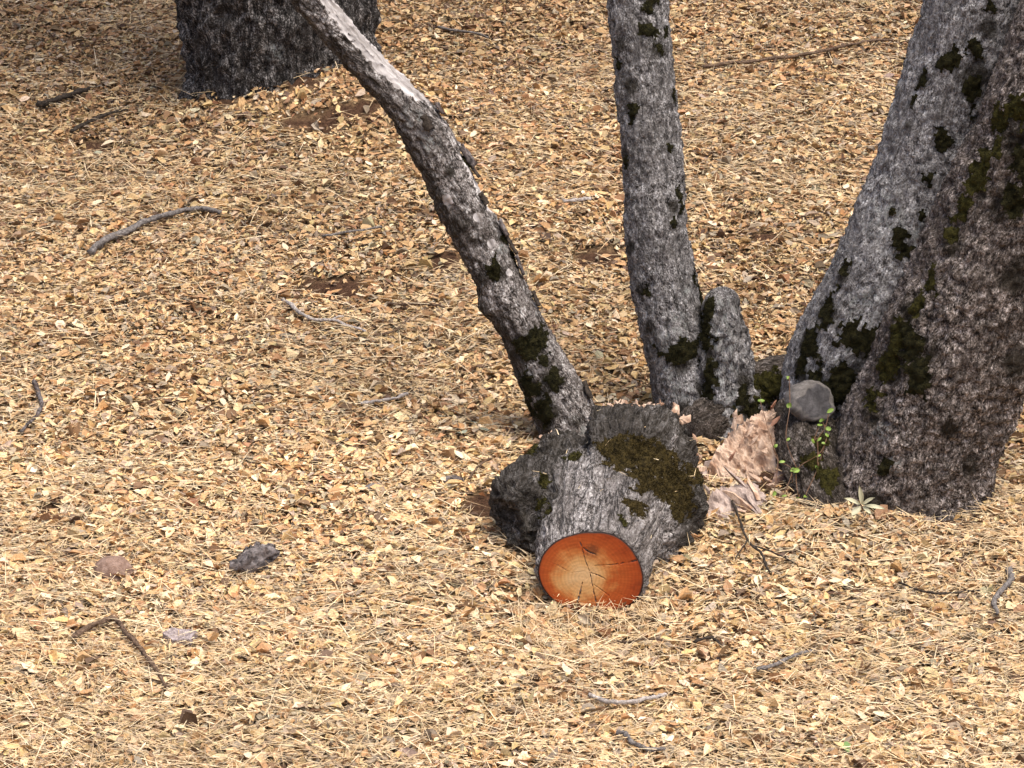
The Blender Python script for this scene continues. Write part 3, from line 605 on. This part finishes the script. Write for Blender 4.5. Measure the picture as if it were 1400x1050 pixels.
# distance from the off-centre pith, 0..1
pu, pv_ = -.03, -.02
dd = np.hypot((fu - pu) / 1.15, fv - pv_); rim = RN.ravel()
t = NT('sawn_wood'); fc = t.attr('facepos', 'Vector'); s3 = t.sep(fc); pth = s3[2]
nse = t.noise(t.attr('flat', 'Vector'), 16, 5, .6); nf = t.noise(t.mapping(t.attr('flat', 'Vector'), (1, 1, 1)), 90, 4, .6)
rv = t.math('ADD', pth, t.math('MULTIPLY', t.math('SUBTRACT', nse, .5), .6))
col = t.ramp(rv, [(.10, (.68, .44, .21)), (.28, (.62, .34, .125)), (.43, (.49, .165, .042)), (.52, (.42, .092, .018)), (.80, (.35, .060, .011)), (.97, (.18, .030, .007))])
ring = t.n('TexWave', {'Vector': t.attr('flat', 'Vector'), 'Scale': 26., 'Distortion': 2.2, 'Detail': 3., 'Detail Scale': 2.}, wave_type='RINGS', rings_direction='Z', out=1)
col = t.mix(.22, col, t.ramp(ring, [(0., .5), (1., 1.1)]), 'MULTIPLY')
radl = t.noise(t.mapping(t.attr('polar', 'Vector'), (9, 3, 1)), 3.0, 4, .65)
col = t.mix(.4, col, t.ramp(radl, [(.35, .6), (.65, 1.15)]), 'MULTIPLY')
saw = t.noise(t.mapping(t.attr('flat', 'Vector'), (10, 75, 1), (0, 0, 0)), 1.0, 4, .65)
col = t.mix(.35, col, t.ramp(saw, [(.3, .62), (.7, 1.2)]), 'MULTIPLY')
col = t.mix(t.ramp(nf, [(.62, 0.), (.72, .6)]), col, (.16, .055, .018))
blot = t.n('VectorMath', {0: t.attr('flat', 'Vector'), 1: (.035, .098, 0.)}, operation='DISTANCE', out=1)
col = t.mix(t.math('MULTIPLY', t.ramp(t.math('ADD', blot, t.math('MULTIPLY', t.math('SUBTRACT', nf, .5), .05)), [(.012, 1.), (.030, 0.)]), .7), col, (.10, .03, .012))
col = t.mix(t.ramp(s3[0], [(.3, 0.), (.9, .9)]), col, (.03, .013, .007))  # recessed cracks darkened too: their inner shade painted into the colour
col = t.mix(t.ramp(s3[1], [(.955, 0.), (.985, 1.)]), col, (.020, .013, .010))
M['sawn'] = t.out(col, .62, t.bump(saw, .3, .003), .25)
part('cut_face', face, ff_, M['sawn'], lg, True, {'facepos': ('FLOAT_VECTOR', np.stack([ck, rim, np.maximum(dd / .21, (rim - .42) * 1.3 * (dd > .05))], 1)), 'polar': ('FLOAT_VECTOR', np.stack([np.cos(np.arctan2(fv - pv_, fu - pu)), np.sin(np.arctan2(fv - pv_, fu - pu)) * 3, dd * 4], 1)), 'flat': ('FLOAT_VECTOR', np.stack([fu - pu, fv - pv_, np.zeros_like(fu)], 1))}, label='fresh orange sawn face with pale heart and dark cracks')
moss(lg, lv, lf, ln_, [(898, 632, 27, 1.2), (930, 668, 25), (862, 622, 22, 1.3), (868, 692, 14, 1.3), (856, 682, 9), (948, 648, 16), (905, 672, 20), (838, 606, 15, 1.5), (925, 695, 18), (885, 655, 16, 1.3), (918, 640, 20), (945, 690, 13), (880, 668, 9), (826, 614, 8, 1.4), (878, 608, 12, 1.4)], M['moss_olive'], .010, .011, .8)
moss(lg, lv, lf, ln_, [(738, 690, 10), (742, 660, 9), (748, 700, 8), (786, 622, 8, 1.6), (855, 712, 7), (720, 610, 12)], M['moss_green'], .010)
for i in range(44):
    a = (rng.uniform(822, 962) if i % 8 else rng.uniform(738, 756)); ln = rng.uniform(.012, .034); wd = rng.uniform(.005, .012)
    if i in (3, 11): a = (928, 938)[i == 11]; ln, wd = .05, .017
    pa_, pb_, _ = proj(lv); c_ = np.where(np.abs(pa_ - a) < 4)[0]; c_ = c_[(ln_[c_] @ FW) < .25]; j = c_[np.argmin(pb_[c_])]; d = np.array([rng.normal(0, .6), .3, .6])
    vv_, f_ = splinter(lv[j] - d * .012 + np.array([0, .0, -rng.uniform(0, .012)]), d, ln, wd, wd * .6, 100 + i); poly_part('splinter', vv_, f_, M['torn'], lg)

# ------------------------------------------------------------------ loose things on the ground
def lumpy(px, py, wpx, hpx, seed, elong=(1, 1, 1), sink=.25, facet=.0, rz=0.):
    """a stone or chunk: rounded box with flats, resting on the ground"""
    g = G(px, py); W_ = wpx * mpp(g[1]) / 2; H_ = hpx * mpp(g[1]) / 2; n = 22; vs = []; 
    th = np.linspace(0, 2 * math.pi, n * 2, endpoint=False); ph = np.linspace(-math.pi / 2, math.pi / 2, n)
    T_, F_ = np.meshgrid(th, ph, indexing='ij'); d = np.stack([np.cos(F_) * np.cos(T_), np.cos(F_) * np.sin(T_), np.sin(F_)], -1).reshape(-1, 3)
    r = np.random.default_rng(seed); rad = np.ones(len(d))
    for k in range(9):
        m = r.normal(0, 1, 3); m /= np.linalg.norm(m); c = d @ m; rad = np.where(c > .05, np.minimum(rad, r.uniform(.68, .95) / np.maximum(c, .05)), rad)
    rad = rad * (1 + .07 * fbm(d * 4, seed, 3)); v = d * rad[:, None] * np.array([W_, W_ * elong[1], H_ * elong[2]]) * 1.12
    c, s = math.cos(rz), math.sin(rz); v = np.stack([v[:, 0] * c - v[:, 1] * s, v[:, 0] * s + v[:, 1] * c, v[:, 2]], 1)
    v[:, 2] += .25 * (v[:, 1])
    v = v + g + np.array([0, 0, H_ * (1 - sink) * elong[2]]); i = np.arange(len(th) * n).reshape(len(th), n); j = np.roll(i, -1, 0)
    f = np.stack([i[:, :-1], j[:, :-1], j[:, 1:], i[:, 1:]], -1).reshape(-1, 4); return v, f
v, f = lumpy(156, 790, 50, 34, 3, (1, .8, 1), .35); single('stone', v, f, M['stone_brown'], 'flat brown stone half sunk in dry leaves', 'stone')
g = P(1107, 552, .93); v, f = lumpy(1104, 585, 60, 50, 9, (1, .85, 1.0), .1)
v = v - v.mean(0) + g; fl = np.array([.25, -.80, .55]); fl /= np.linalg.norm(fl); hh = (v - g) @ fl; cutd = .62 * hh.max(); flat_ = hh > cutd
v = v - np.outer(np.where(flat_, hh - cutd, 0), fl) + normals(v, f) * (.024 * fbm(v * 22, 14, 4, .65))[:, None]
tn = np.where((hh > cutd * 1.12)[:, None], np.array([.072, .068, .068]), np.array([.155, .142, .130])) * (1 + .9 * fbm(v * 46, 7, 4, .75))[:, None]
M['stone_tint'] = litter_mat('weathered_stone', .9, .1)
single('stone', v, f, M['stone_tint'], attrs={'tint': ('FLOAT_COLOR', np.concatenate([tn, np.ones((len(v), 1))], 1))}, label= 'rounded grey stone wedged between the mossy stems', cat='stone')
v, f = lumpy(350, 784, 72, 44, 14, (1, .42, 1.0), .1, 0, R(32)); v = v + normals(v, f) * (.050 * fbm(v * 22, 4, 4, .7) - .014)[:, None]
single('bark_chunk', v, f, M['chunk'], 'dark grey chunk of rotten bark lying on straw', 'bark')
gy_ = G(246, 874)[1]
torn_block([(221, 866, gy_ - .06), (236, 857, gy_ - .02), (256, 858, gy_ - .01), (272, 862, gy_ - .02), (262, 875, gy_ - .10), (240, 875, gy_ - .11)], .02, .005, .012, (1, .2), 18, M['chip'], 'bark_chip', label='pale pinkish grey chip of bark on the leaves', cat='bark')
v, f = lumpy(618, 664, 30, 14, 19, (1, .6, 1), .2); single('bark_chip', v, f, M['chunk'], 'small dark bark chip near the hollow side of the sawn log', 'bark')
v, f = lumpy(512, 674, 26, 14, 23, (1, .6, 1), .2); single('bark_chip', v, f, M['twig_grey'], 'small pale grey bark chip on open leaf litter', 'bark')
def tube(path, rad, segs=8, seed=0, rough=.24):
    path = np.array(path); T, U, W_ = frames(path); r = np.random.default_rng(seed); vs = []
    for i in range(len(path)):
        for k in range(segs):
            a = 2 * math.pi * k / segs; q = rad[i] * (1 + rough * r.normal()); vs.append(path[i] + (U[i] * math.cos(a) + W_[i] * math.sin(a)) * q)
    vs = vs + [path[0], path[-1]]; fs = []; n = len(path); c0, c1 = n * segs, n * segs + 1
    for i in range(n - 1):
        for k in range(segs):
            a = i * segs + k; b = i * segs + (k + 1) % segs; fs.append((a, b, b + segs, a + segs))
    fs += [(c0, (k + 1) % segs, k) for k in range(segs)] + [(c1, (n - 1) * segs + k, (n - 1) * segs + (k + 1) % segs) for k in range(segs)]
    return np.array(vs), fs
def twig(px, wpx, mat, label, name='stick', lift=.012, branches=(), seed=0, cat='stick'):
    def run(pts, w_, lf_):
        q = [np.array([*G(a, b)]) for a, b in pts]
        s = spline([(*a, 0) for a in q], 7)[:, :3]; n = len(s); r = np.array([w_[0] + (w_[1] - w_[0]) * k / (n - 1) for k in range(n)]) * .43 * mpp(q[0][1])
        rr = np.random.default_rng(seed + len(pts)); jit = np.cumsum(rr.normal(0, .0018, (n, 3)), 0); jit -= np.linspace(0, 1, n)[:, None] * jit[-1]
        s = s + jit; s[:, 2] = ground_z(s[:, 0], s[:, 1]) + r * .7 + lf_ + .014 + .006 * np.sin(np.linspace(0, 3.1, n)); return tube(s, r, 8, seed)
    v, f = run(px, wpx, lift)
    for br, bw in branches:
        v2, f2 = run(br, bw, lift + .004); o = len(v); v = np.concatenate([v, v2]); f = f + [tuple(i + o for i in x) for x in f2]
    o = poly_part(name, v, f, mat, label=label, cat=cat)
    o.data.polygons.foreach_set('use_smooth', np.ones(len(o.data.polygons), bool)); return o
twig([(125, 360), (150, 340), (185, 325), (215, 312), (250, 303), (282, 299), (302, 303)], (12, 7), M['twig_grey'], 'curved grey stick arched on the leaves downhill of the far trunk', lift=.02, seed=1)
twig([(388, 422), (405, 437), (425, 449), (455, 452), (475, 461), (500, 467)], (6, 4), M['twig_pale'], 'thin pale crooked twig below a dark patch of soil', lift=.022, seed=2, branches=[([(455, 452), (470, 447)], (4, 2))])
twig([(100, 888), (130, 872), (158, 864), (175, 884), (198, 908), (215, 930), (228, 955)], (9, 6), M['twig_brown'], 'bent brown and grey twig shaped like a hook near a pale bark chip', lift=.02, seed=3)
twig([(806, 968), (828, 978), (858, 979), (885, 972), (910, 966)], (8, 7), M['twig_pale'], 'smooth pale curved stick on straw downhill of the sawn log', lift=.022, seed=4)
twig([(845, 1018), (858, 1023), (866, 1035), (885, 1042), (908, 1040)], (9, 6), M['twig_grey'], 'small crooked grey stick with a kink near the pale curved stick', lift=.022, seed=5)
twig([(1378, 795), (1385, 812), (1374, 826), (1362, 838), (1364, 855)], (10, 7), M['twig_grey'], 'crooked grey stick shaped like a zigzag downhill of the dark trunk', lift=.022, seed=6)
twig([(996, 690), (1008, 722), (1022, 758), (1040, 778), (1052, 800)], (4, 4), M['twig_dark'], 'thin dark bent twig leaning from the splintered slab onto straw', lift=.03, seed=7, branches=[([(1022, 758), (1005, 785)], (3, 2)), ([(1030, 765), (1060, 778), (1088, 790)], (3, 2))])
twig([(1035, 932), (1062, 926), (1085, 914), (1110, 905)], (7, 5), M['twig_grey'], 'short straight dark grey stick on straw between a pale curved stick and a wavy twig', lift=.02, seed=8)
twig([(52, 158), (78, 151), (100, 143), (122, 135)], (10, 7), M['bark_far'] if 0 else M['twig_dark'], 'thick dark mossy branch piece lying uphill on leaves', lift=.025, seed=9)
twig([(98, 192), (120, 182), (145, 170), (175, 161)], (7, 4), M['twig_dark'], 'thinner dark branch piece just below the thick mossy one', lift=.02, seed=10)
twig([(960, 103), (1010, 98), (1060, 92), (1120, 83), (1170, 71), (1220, 65)], (6, 4), M['twig_brown'], 'long thin brown twig lying uphill between the slim and the leaning trunks', lift=.02, seed=11, branches=[([(1060, 92), (1050, 115)], (3, 2))])
twig([(600, 48), (635, 56), (668, 62)], (5, 3), M['twig_grey'], 'short grey twig lying uphill beside the far trunk', lift=.02, seed=12)
twig([(48, 535), (52, 555), (56, 572), (40, 592), (28, 604)], (8, 4), M['chunk'], 'small dark jagged twig of rotten wood far from the trees', lift=.02, seed=13)
twig([(440, 335), (480, 330), (522, 322)], (4, 3), M['twig_grey'], 'thin straight grey twig uphill of a bare soil patch', lift=.02, seed=14)
twig([(530, 428), (570, 430), (608, 432)], (5, 3), M['twig_brown'], 'thin brown twig lying level beside the leaning dead stem', lift=.02, seed=15)
twig([(512, 472), (540, 465), (565, 440)], (4, 2), M['twig_brown'], 'fine reddish twig curving upward below a level brown twig', lift=.02, seed=16)
twig([(1228, 812), (1262, 826), (1300, 828), (1340, 822)], (4, 3), M['twig_dark'], 'thin dark wavy twig on straw below the dark trunk', lift=.022, seed=17)
twig([(842, 893), (870, 893), (905, 889)], (5, 3), M['twig_brown'], 'short weathered brown stick just below the sawn face', lift=.02, seed=18)
twig([(950, 893), (975, 890), (985, 897)], (6, 4), M['twig_dark'], 'tiny dark curved stick on straw beside a weathered brown one', lift=.02, seed=19)
twig([(493, 565), (530, 562), (558, 552)], (5, 5), M['twig_pale'], 'pale grey stick fragment uphill of the log on leaves', lift=.02, seed=20)
twig([(640, 668), (655, 652), (672, 640)], (4, 3), M['twig_brown'], 'fine brown twig slanting toward the hollow side of the log', lift=.02, seed=21)
twig([(770, 288), (790, 287), (808, 284)], (6, 5), M['twig_pale'], 'short pale twig lying between the dead stem and slim stem', lift=.02, seed=22)
for i in range(16):
    a, b = rng.uniform(958, 1050), rng.uniform(625, 715); q = G(a, b, .03); d = np.array([rng.normal(), rng.normal(), rng.normal(.1, .25)])
    vv_, f_ = splinter(q, d, rng.uniform(.035, .085), rng.uniform(.008, .018), .007, 300 + i)
    poly_part('wood_chip', vv_, f_, M['torn'] if i % 3 else M['slab'], label='pinkish splinter of torn wood strewn between log and tree base', cat='wood chip', group='splinters beside the sawn log')
# curled strip of bark leaning at the foot of the stems
q = [P(1055, 672, .84), P(1066, 655, .86), P(1074, 632, .92), P(1084, 612, .98), (P(1098, 598, 1.02))]
s = spline([(*a, 0) for a in q], 5)[:, :3]; vs = []; 
for i, c in enumerate(s):
    wv = .030 * (1 - .55 * abs(i / (len(s) - 1) - .45)); 
    for k in range(7): a = (k / 6 - .5) * 2.6; vs.append(c + np.array([math.sin(a) * wv, -math.cos(a) * wv * .6, 0]))
    for k in range(7): a = (.5 - k / 6) * 2.6; vs.append(c + np.array([math.sin(a) * wv * .82, -math.cos(a) * wv * .6 * .7, 0]))
fs = [(i * 14 + k, i * 14 + (k + 1) % 14, i * 14 + 14 + (k + 1) % 14, i * 14 + 14 + k) for i in range(len(s) - 1) for k in range(14)] + [tuple(range(14))[::-1], tuple((len(s) - 1) * 14 + k for k in range(14))]
poly_part('bark_strip', np.array(vs), fs, M['strip'], label='curled pinkish brown strip of bark leaning below the grey stone', cat='bark')

# ------------------------------------------------------------------ small green plants
def leafmat(name, a, b): 
    t = NT(name); co = t.n('TexCoord', out=3); return t.out(t.mix(t.noise(co, 60, 3), a, b), .5, None, .35, **{'Subsurface Weight': 0.0})
M['lime'] = leafmat('lime_leaf', (.11, .20, .03), (.27, .36, .07)); M['silver'] = leafmat('silvery_leaf', (.36, .35, .22), (.55, .52, .36)); M['stem'] = leafmat('thin_stem', (.09, .045, .025), (.18, .10, .05))
def leaf_blade(c, d, nrm, ln, wd, cup=.15, round_=False):
    d = d / np.linalg.norm(d); nrm = nrm - d * (nrm @ d); nrm /= np.linalg.norm(nrm); s = np.cross(nrm, d); K = 7; vs = []
    for i in range(K):
        a = i / (K - 1); wv = math.sin(math.pi * min(1, a * .94 + .05)) ** (.6 if round_ else .8)
        for j in (-1, -.5, 0, .5, 1): vs.append(c + d * ln * a + s * wd * .5 * wv * j + nrm * (cup * wd * j * j - ln * .25 * a * a))
    fs = [(i * 5 + j, i * 5 + j + 1, i * 5 + 6 + j, i * 5 + 5 + j) for i in range(K - 1) for j in range(4)]
    return np.array(vs), fs
cp = thing('creeper', G(1085, 668), 'small creeper with round lime green leaves below the grey stone', 'plant')
LV = [(1075, 601), (1083, 643), (1072, 676), (1118, 601), (1128, 607), (1119, 622), (1131, 594), (1128, 586), (1121, 580), (1080, 555), (1134, 562), (1057, 611), (1039, 546), (1079, 515), (1090, 643), (1118, 641), (1092, 679), (1058, 676), (1101, 679), (1113, 603), (1064, 630), (1124, 575)]
LVY = lambda a, b: float(np.interp(b, [510, 560, 600, 640, 680], [.98, .78, .74, .70, .64])) - .0
pts3 = [P(a, b, LVY(a, b)) for a, b in LV]
for i, p_ in enumerate(pts3):
    d = np.array([rng.normal(0, 1), -.5, rng.normal(-.2, .5)]); v, f = leaf_blade(p_ - d * .012, d, np.array([rng.normal(0, .6), -.6, .8]), rng.uniform(.014, .030), rng.uniform(.012, .022), rng.uniform(-.3, .4), i % 2 == 0)
    o = poly_part('leaf', v, f, M['lime'], cp); o.data.polygons.foreach_set('use_smooth', np.ones(len(f), bool))
for ch in ([G(1085, 672), 1, 14, 0, 9, 13], [G(1100, 676), 15, 5, 3, 7, 10], [G(1060, 672), 17, 20, 11, 12], [G(1110, 672), 18, 15, 4, 6, 21], [G(1078, 672), 2, 1, 20, 11], [G(1120, 668), 15, 3, 19, 8], [G(1095, 668), 16, 14, 5, 4]):
    s = spline([(*(x if isinstance(x, np.ndarray) else pts3[x] + np.array([0, .006, 0])), 0) for x in ch], 5)[:, :3]; v, f = tube(s, np.full(len(s), .0016), 5, 3); poly_part('stem', v, f, M['stem'], cp)
sd_ = thing('seedling', G(1178, 700), 'small seedling with pale silvery leaves at the foot of the dark trunk', 'plant')
c0 = P(1178, 692, .50); 
for a, b, wd in [(1160, 680, .024), (1177, 669, .022), (1191, 680, .022), (1166, 702, .030), (1206, 692, .022), (1190, 700, .02)]:
    e = P(a, b, .47); d = e - c0; v, f = leaf_blade(c0 + d * .15, d, np.array([.0, -.7, .9]), np.linalg.norm(d) * .95, wd * .85, .2); o = poly_part('leaf', v, f, M['silver'], sd_); o.data.polygons.foreach_set('use_smooth', np.ones(len(f), bool))
v, f = tube([G(1180, 702), (G(1180, 702) + c0) / 2, c0], np.full(3, .003), 6); poly_part('stem', v, f, M['stem'], sd_)

# ------------------------------------------------------------------ leaf litter
PAL = np.array([(.61, .43, .215), (.71, .535, .305), (.55, .345, .16), (.45, .26, .118), (.32, .18, .083), (.20, .115, .058), (.45, .355, .24), (.33, .265, .185), (.80, .655, .44), (.13, .078, .045)])
def in_view(x, y, mx, my):
    px, py, _ = proj(np.stack([x, y, base_z(y)], 1)); return (px > -mx) & (px < 1400 + mx) & (py > -my) & (py < 1050 + my)
def gnorm(x, y):
    e = .02; zx = (ground_z(x + e, y) - ground_z(x - e, y)) / (2 * e); zy = (ground_z(x, y + e) - ground_z(x, y - e)) / (2 * e)
    n = np.stack([-zx, -zy, np.ones_like(zx)], 1); return n / np.linalg.norm(n, axis=1, keepdims=True)
def rotfrom(nrm, yaw, pit, rol):
    t1 = np.cross(nrm, np.array([0., 1, 0])); t1 /= np.linalg.norm(t1, axis=1, keepdims=True); t2 = np.cross(nrm, t1)
    X_ = t1 * np.cos(yaw)[:, None] + t2 * np.sin(yaw)[:, None]; Y_ = np.cross(nrm, X_)
    X2 = X_ * np.cos(pit)[:, None] + nrm * np.sin(pit)[:, None]; N2 = np.cross(X2, Y_)
    Y3 = Y_ * np.cos(rol)[:, None] + N2 * np.sin(rol)[:, None]; return X2, Y3, np.cross(X2, Y3)
N = 500000
x = rng.uniform(-3.3, 3.5, N); y = rng.uniform(-2.2, 8.2, N); k = in_view(x, y, 260, 190); x, y = x[k], y[k]
sm = soil_mask(x, y); k = rng.uniform(0, 1, len(x)) > sm * .93; x, y = x[k], y[k]; n = len(x)
low = n2(x, y, 1.7, 61, 3); mid_ = n2(x, y, 5.5, 62, 2); up = np.clip((y + 1) / 6.5, 0, 1)   # uphill the leaves are browner, downhill mixed with straw
wts = np.stack([np.full(n, 1.5), 1.2 - .7 * up + .4 * low, np.full(n, 1.2) + .3 * up, .55 + .9 * up + .8 * mid_, .35 + .8 * up + .6 * mid_, .26 + .5 * up, .55 - .8 * low, .35 - .7 * low, .55 - .35 * up, .22 + .25 * up], 1).clip(.02)
cw = np.cumsum(wts / wts.sum(1, keepdims=True), 1); ci = (rng.uniform(0, 1, (n, 1)) > cw).sum(1).clip(0, 9)
pat = np.clip(1 + .30 * n2(x, y, 1.1, 64, 3) + .22 * n2(x, y, 4.0, 66, 2), .55, 1.3)[:, None]      # rotten and fresh drifts
tint = PAL[ci] * rng.uniform(.8, 1.16, (n, 1)) * rng.normal(1, .035, (n, 3)) * pat * (1.06 - .14 * up)[:, None]
LEN = rng.lognormal(math.log(.0225), .52, n).clip(.007, .066) * (1.05 - .12 * up); WID = LEN * rng.uniform(.36, .66, n)
nr = gnorm(x, y); X_, Y_, N_ = rotfrom(nr, rng.uniform(0, 6.283, n), rng.normal(0, .24, n), rng.normal(0, .30, n))
tpl = np.array([(-.5, 0), (-.22, .40), (.18, .5), (.5, .03), (.20, -.5), (-.2, -.42)])
cup = rng.normal(.16, .32, n); bend = rng.normal(.0, .6, n); off = rng.uniform(.0, .022, n) * np.where((np.abs(x - FC[0]) < .24) & (y < .02) & (y > -.22), .2, 1.) + .008 * (n2(x, y, 14, 71, 2) + .5)
cen = np.stack([x, y, ground_z(x, y) + off], 1); V = []
for a, b in tpl:
    a2 = a + rng.normal(0, .05, n); b2 = b * (1 + rng.normal(0, .14, n)); V.append(cen + X_ * (LEN * a2)[:, None] + Y_ * (WID * b2)[:, None] + N_ * (WID * cup * abs(b) * 2 + LEN * bend * (a * a - .1))[:, None])
V = np.stack(V, 1).reshape(-1, 3); b6 = np.arange(n)[:, None] * 6
F = np.concatenate([b6 + np.array([[0, 3, 2, 1]]), b6 + np.array([[0, 5, 4, 3]])], 1).reshape(-1, 4)
tc = np.repeat(np.concatenate([tint, np.ones((n, 1))], 1), 6, 0)
link('leaf_litter', mesh_np('leaf_litter', V, F, M['leaf'], False, {'tint': ('FLOAT_COLOR', tc)}), kind='stuff', label='thick layer of tan and brown fallen oak leaves covering the hillside', cat='leaves')

# the largest leaves, each its own piece on the ground
def big_leaf_mesh(i):
    r = np.random.default_rng(900 + i); K = 9; vs = []; cupv = r.normal(.2, .2); bd = r.normal(0, .5)
    for k in range(K):
        a = k / (K - 1); wv = math.sin(math.pi * (a * .93 + .04)) ** .75 * (1 + (.16 if i % 2 else .05) * math.cos(k * 2.6))
        for j in (-1, -.5, 0, .5, 1): vs.append((a - .5, .27 * wv * j * (1 + .06 * r.normal()), cupv * .27 * j * j + bd * .35 * (a - .5) ** 2 + .012 * r.normal()))
    fs = [(k * 5 + j, k * 5 + j + 1, k * 5 + 6 + j, k * 5 + 5 + j) for k in range(K - 1) for j in range(4)]
    c = PAL[[0, 1, 8, 2, 8, 1, 3, 6, 0, 8][i % 10]] * r.uniform(.85, 1.15)
    return mesh_np('leaf', np.array(vs), np.array(fs), M['leaf'], True, {'tint': ('FLOAT_COLOR', np.tile(np.append(c, 1), (len(vs), 1)))})
import mathutils
BL = [big_leaf_mesh(i) for i in range(20)]
for c in ((.16, .26, .08), (.40, .42, .30)):
    m = BL[1].copy(); m.attributes['tint'].data.foreach_set('color', np.tile(np.array([*c, 1], np.float32), len(m.vertices))); BL.append(m)
SPEC = [(592, 566, 8, .075), (632, 633, 4, .075), (650, 598, 7, .06), (605, 588, 2, .05), (500, 545, 2, .05), (140, 548, 4, .055), (155, 524, 2, .05), (176, 645, 9, .045), (540, 860, 1, .05), (1160, 520, 3, .045), (30, 878, 1, .09), (45, 925, 4, .08), (310, 872, 2, .06), (1205, 990, 2, .06), (340, 905, 8, .06), (305, 560, 2, .045), (400, 462, 1, .055), (270, 300, 0, .07), (1158, 1033, 20, .045), (632, 600, 21, .06), (662, 597, 21, .05), (650, 588, 21, .05), (135, 217, 21, .04), (995, 168, 21, .05)]
cand = []
while len(SPEC) + len(cand) < 300:
    a, b = rng.uniform(-10, 1410), 1060 * rng.uniform(0, 1) ** .75
    if any(((a - c[0]) / c[2]) ** 2 + ((b - c[1]) / c[3]) ** 2 < 1.2 for c in SOIL): continue
    cand.append((a, b, int(rng.integers(0, 20)), rng.uniform(.038, .056)))
for a, b, i, ln in SPEC + cand:
    g = G(a, b, .030); nn = gnorm(np.array([g[0]]), np.array([g[1]])); X_, Y_, N_ = rotfrom(nn, rng.uniform(0, 6.28, 1), rng.normal(0, .22, 1), rng.normal(0, .25, 1))
    o = link('leaf', BL[i], ground); mt = mathutils.Matrix([[*(np.array([X_[0][r], Y_[0][r], N_[0][r]]) * ln), g[r]] for r in range(3)] + [[0, 0, 0, 1]]); o.matrix_local = mt

# ------------------------------------------------------------------ dry grass and straw
def blades(x, y, ln, wd, yaw, rise, droop, tint, lift):
    n = len(x); z = ground_z(x, y) + lift; c = np.stack([x, y, z], 1); h = np.stack([np.cos(yaw), np.sin(yaw), .2493 * np.sin(yaw)], 1); up = np.array([0, -.2, 1.])
    s = np.stack([-np.sin(yaw), np.cos(yaw), .2493 * np.cos(yaw)], 1); V = []
    for a, wv in ((0, 1), (.5, .85), (1., .15)):
        p_ = c + h * (ln * a * np.cos(rise))[:, None] + up * (ln * (a * np.sin(rise) - droop * a * a))[:, None]
        V += [p_ - s * (wd * wv * .5)[:, None] + up * .0006, p_ + s * (wd * wv * .5)[:, None]]
    V = np.stack(V, 1).reshape(-1, 3); b = np.arange(n)[:, None] * 6
    F = np.concatenate([b + np.array([[0, 1, 3, 2]]), b + np.array([[2, 3, 5, 4]])], 1).reshape(-1, 4)
    return V, F, np.repeat(np.concatenate([tint, np.ones((n, 1))], 1), 6, 0)
SP = np.array([(.70, .53, .30), (.62, .45, .245), (.76, .62, .40), (.50, .355, .20), (.40, .30, .19)])
def field(N, f):
    x = rng.uniform(-3.3, 3.5, N); y = rng.uniform(-2.2, 8.2, N); k = in_view(x, y, 220, 160); x, y = x[k], y[k]
    k = rng.uniform(0, 1, len(x)) < f(x, y) * (1 - .85 * soil_mask(x, y)); return x[k], y[k]
dens = lambda x, y: np.clip(.42 + .65 * np.clip((1.2 - y) / 2.5, -.25, 1) + .7 * n2(x, y, 1.6, 81, 3), .10, 1)
sets = []
x, y = field(340000, dens); n = len(x)     # lying straw
sets.append(blades(x, y, rng.lognormal(math.log(.065), .5, n).clip(.02, .28), rng.uniform(.0016, .0038, n), rng.normal(0, .75, n) + math.pi * rng.integers(0, 2, n), rng.normal(.06, .14, n), rng.uniform(0, .12, n), SP[rng.integers(0, 5, n)] * rng.uniform(.8, 1.15, (n, 1)), rng.uniform(.012, .044, n)))
x, y = field(26000, lambda x, y: dens(x, y) * np.clip(.3 + 1.4 * n2(x, y, 2.6, 83, 2), .05, 1)); n = len(x)   # standing blades
sets.append(blades(x, y, rng.lognormal(math.log(.06), .4, n).clip(.02, .16), rng.uniform(.0012, .0024, n), rng.uniform(0, 6.28, n), rng.uniform(.4, 1.3, n), rng.uniform(.05, .4, n), SP[rng.integers(0, 4, n)] * rng.uniform(.85, 1.2, (n, 1)), np.full(n, .004)))
n = 150; x = rng.uniform(FC[0] - .26, FC[0] + .26, n); y = rng.uniform(-.14, .0, n)       # blades against the sawn face
sets.append(blades(x, y, rng.uniform(.04, .12, n), rng.uniform(.0018, .003, n), rng.normal(1.57, 1.0, n), rng.uniform(.5, 1.35, n), rng.uniform(.05, .3, n), SP[rng.integers(0, 3, n)] * 1.05, np.full(n, .006)))
j = rng.choice(np.where((ln_[:, 2] > .55) & (lv[:, 1] > .08))[0], 26); n = len(j)                # straw caught on the log
bv, bf, bc_ = blades(lv[j, 0], lv[j, 1], rng.uniform(.02, .06, n), rng.uniform(.0018, .003, n), rng.uniform(0, 6.28, n), rng.uniform(0, .7, n), rng.uniform(.1, .4, n), SP[rng.integers(0, 3, n)], np.zeros(n))
bv[:, 2] += np.repeat(lv[j, 2] + .006 - ground_z(lv[j, 0], lv[j, 1]), 6); sets.append((bv, bf, bc_))
V = []; F = []; C = []; o = 0
for v, f, c in sets: V.append(v); F.append(f + o); C.append(c); o += len(v)
link('dry_grass', mesh_np('dry_grass', np.concatenate(V), np.concatenate(F), M['straw'], False, {'tint': ('FLOAT_COLOR', np.concatenate(C))}), kind='stuff', label='pale dry straw and short dead grass strewn among the leaves', cat='grass')
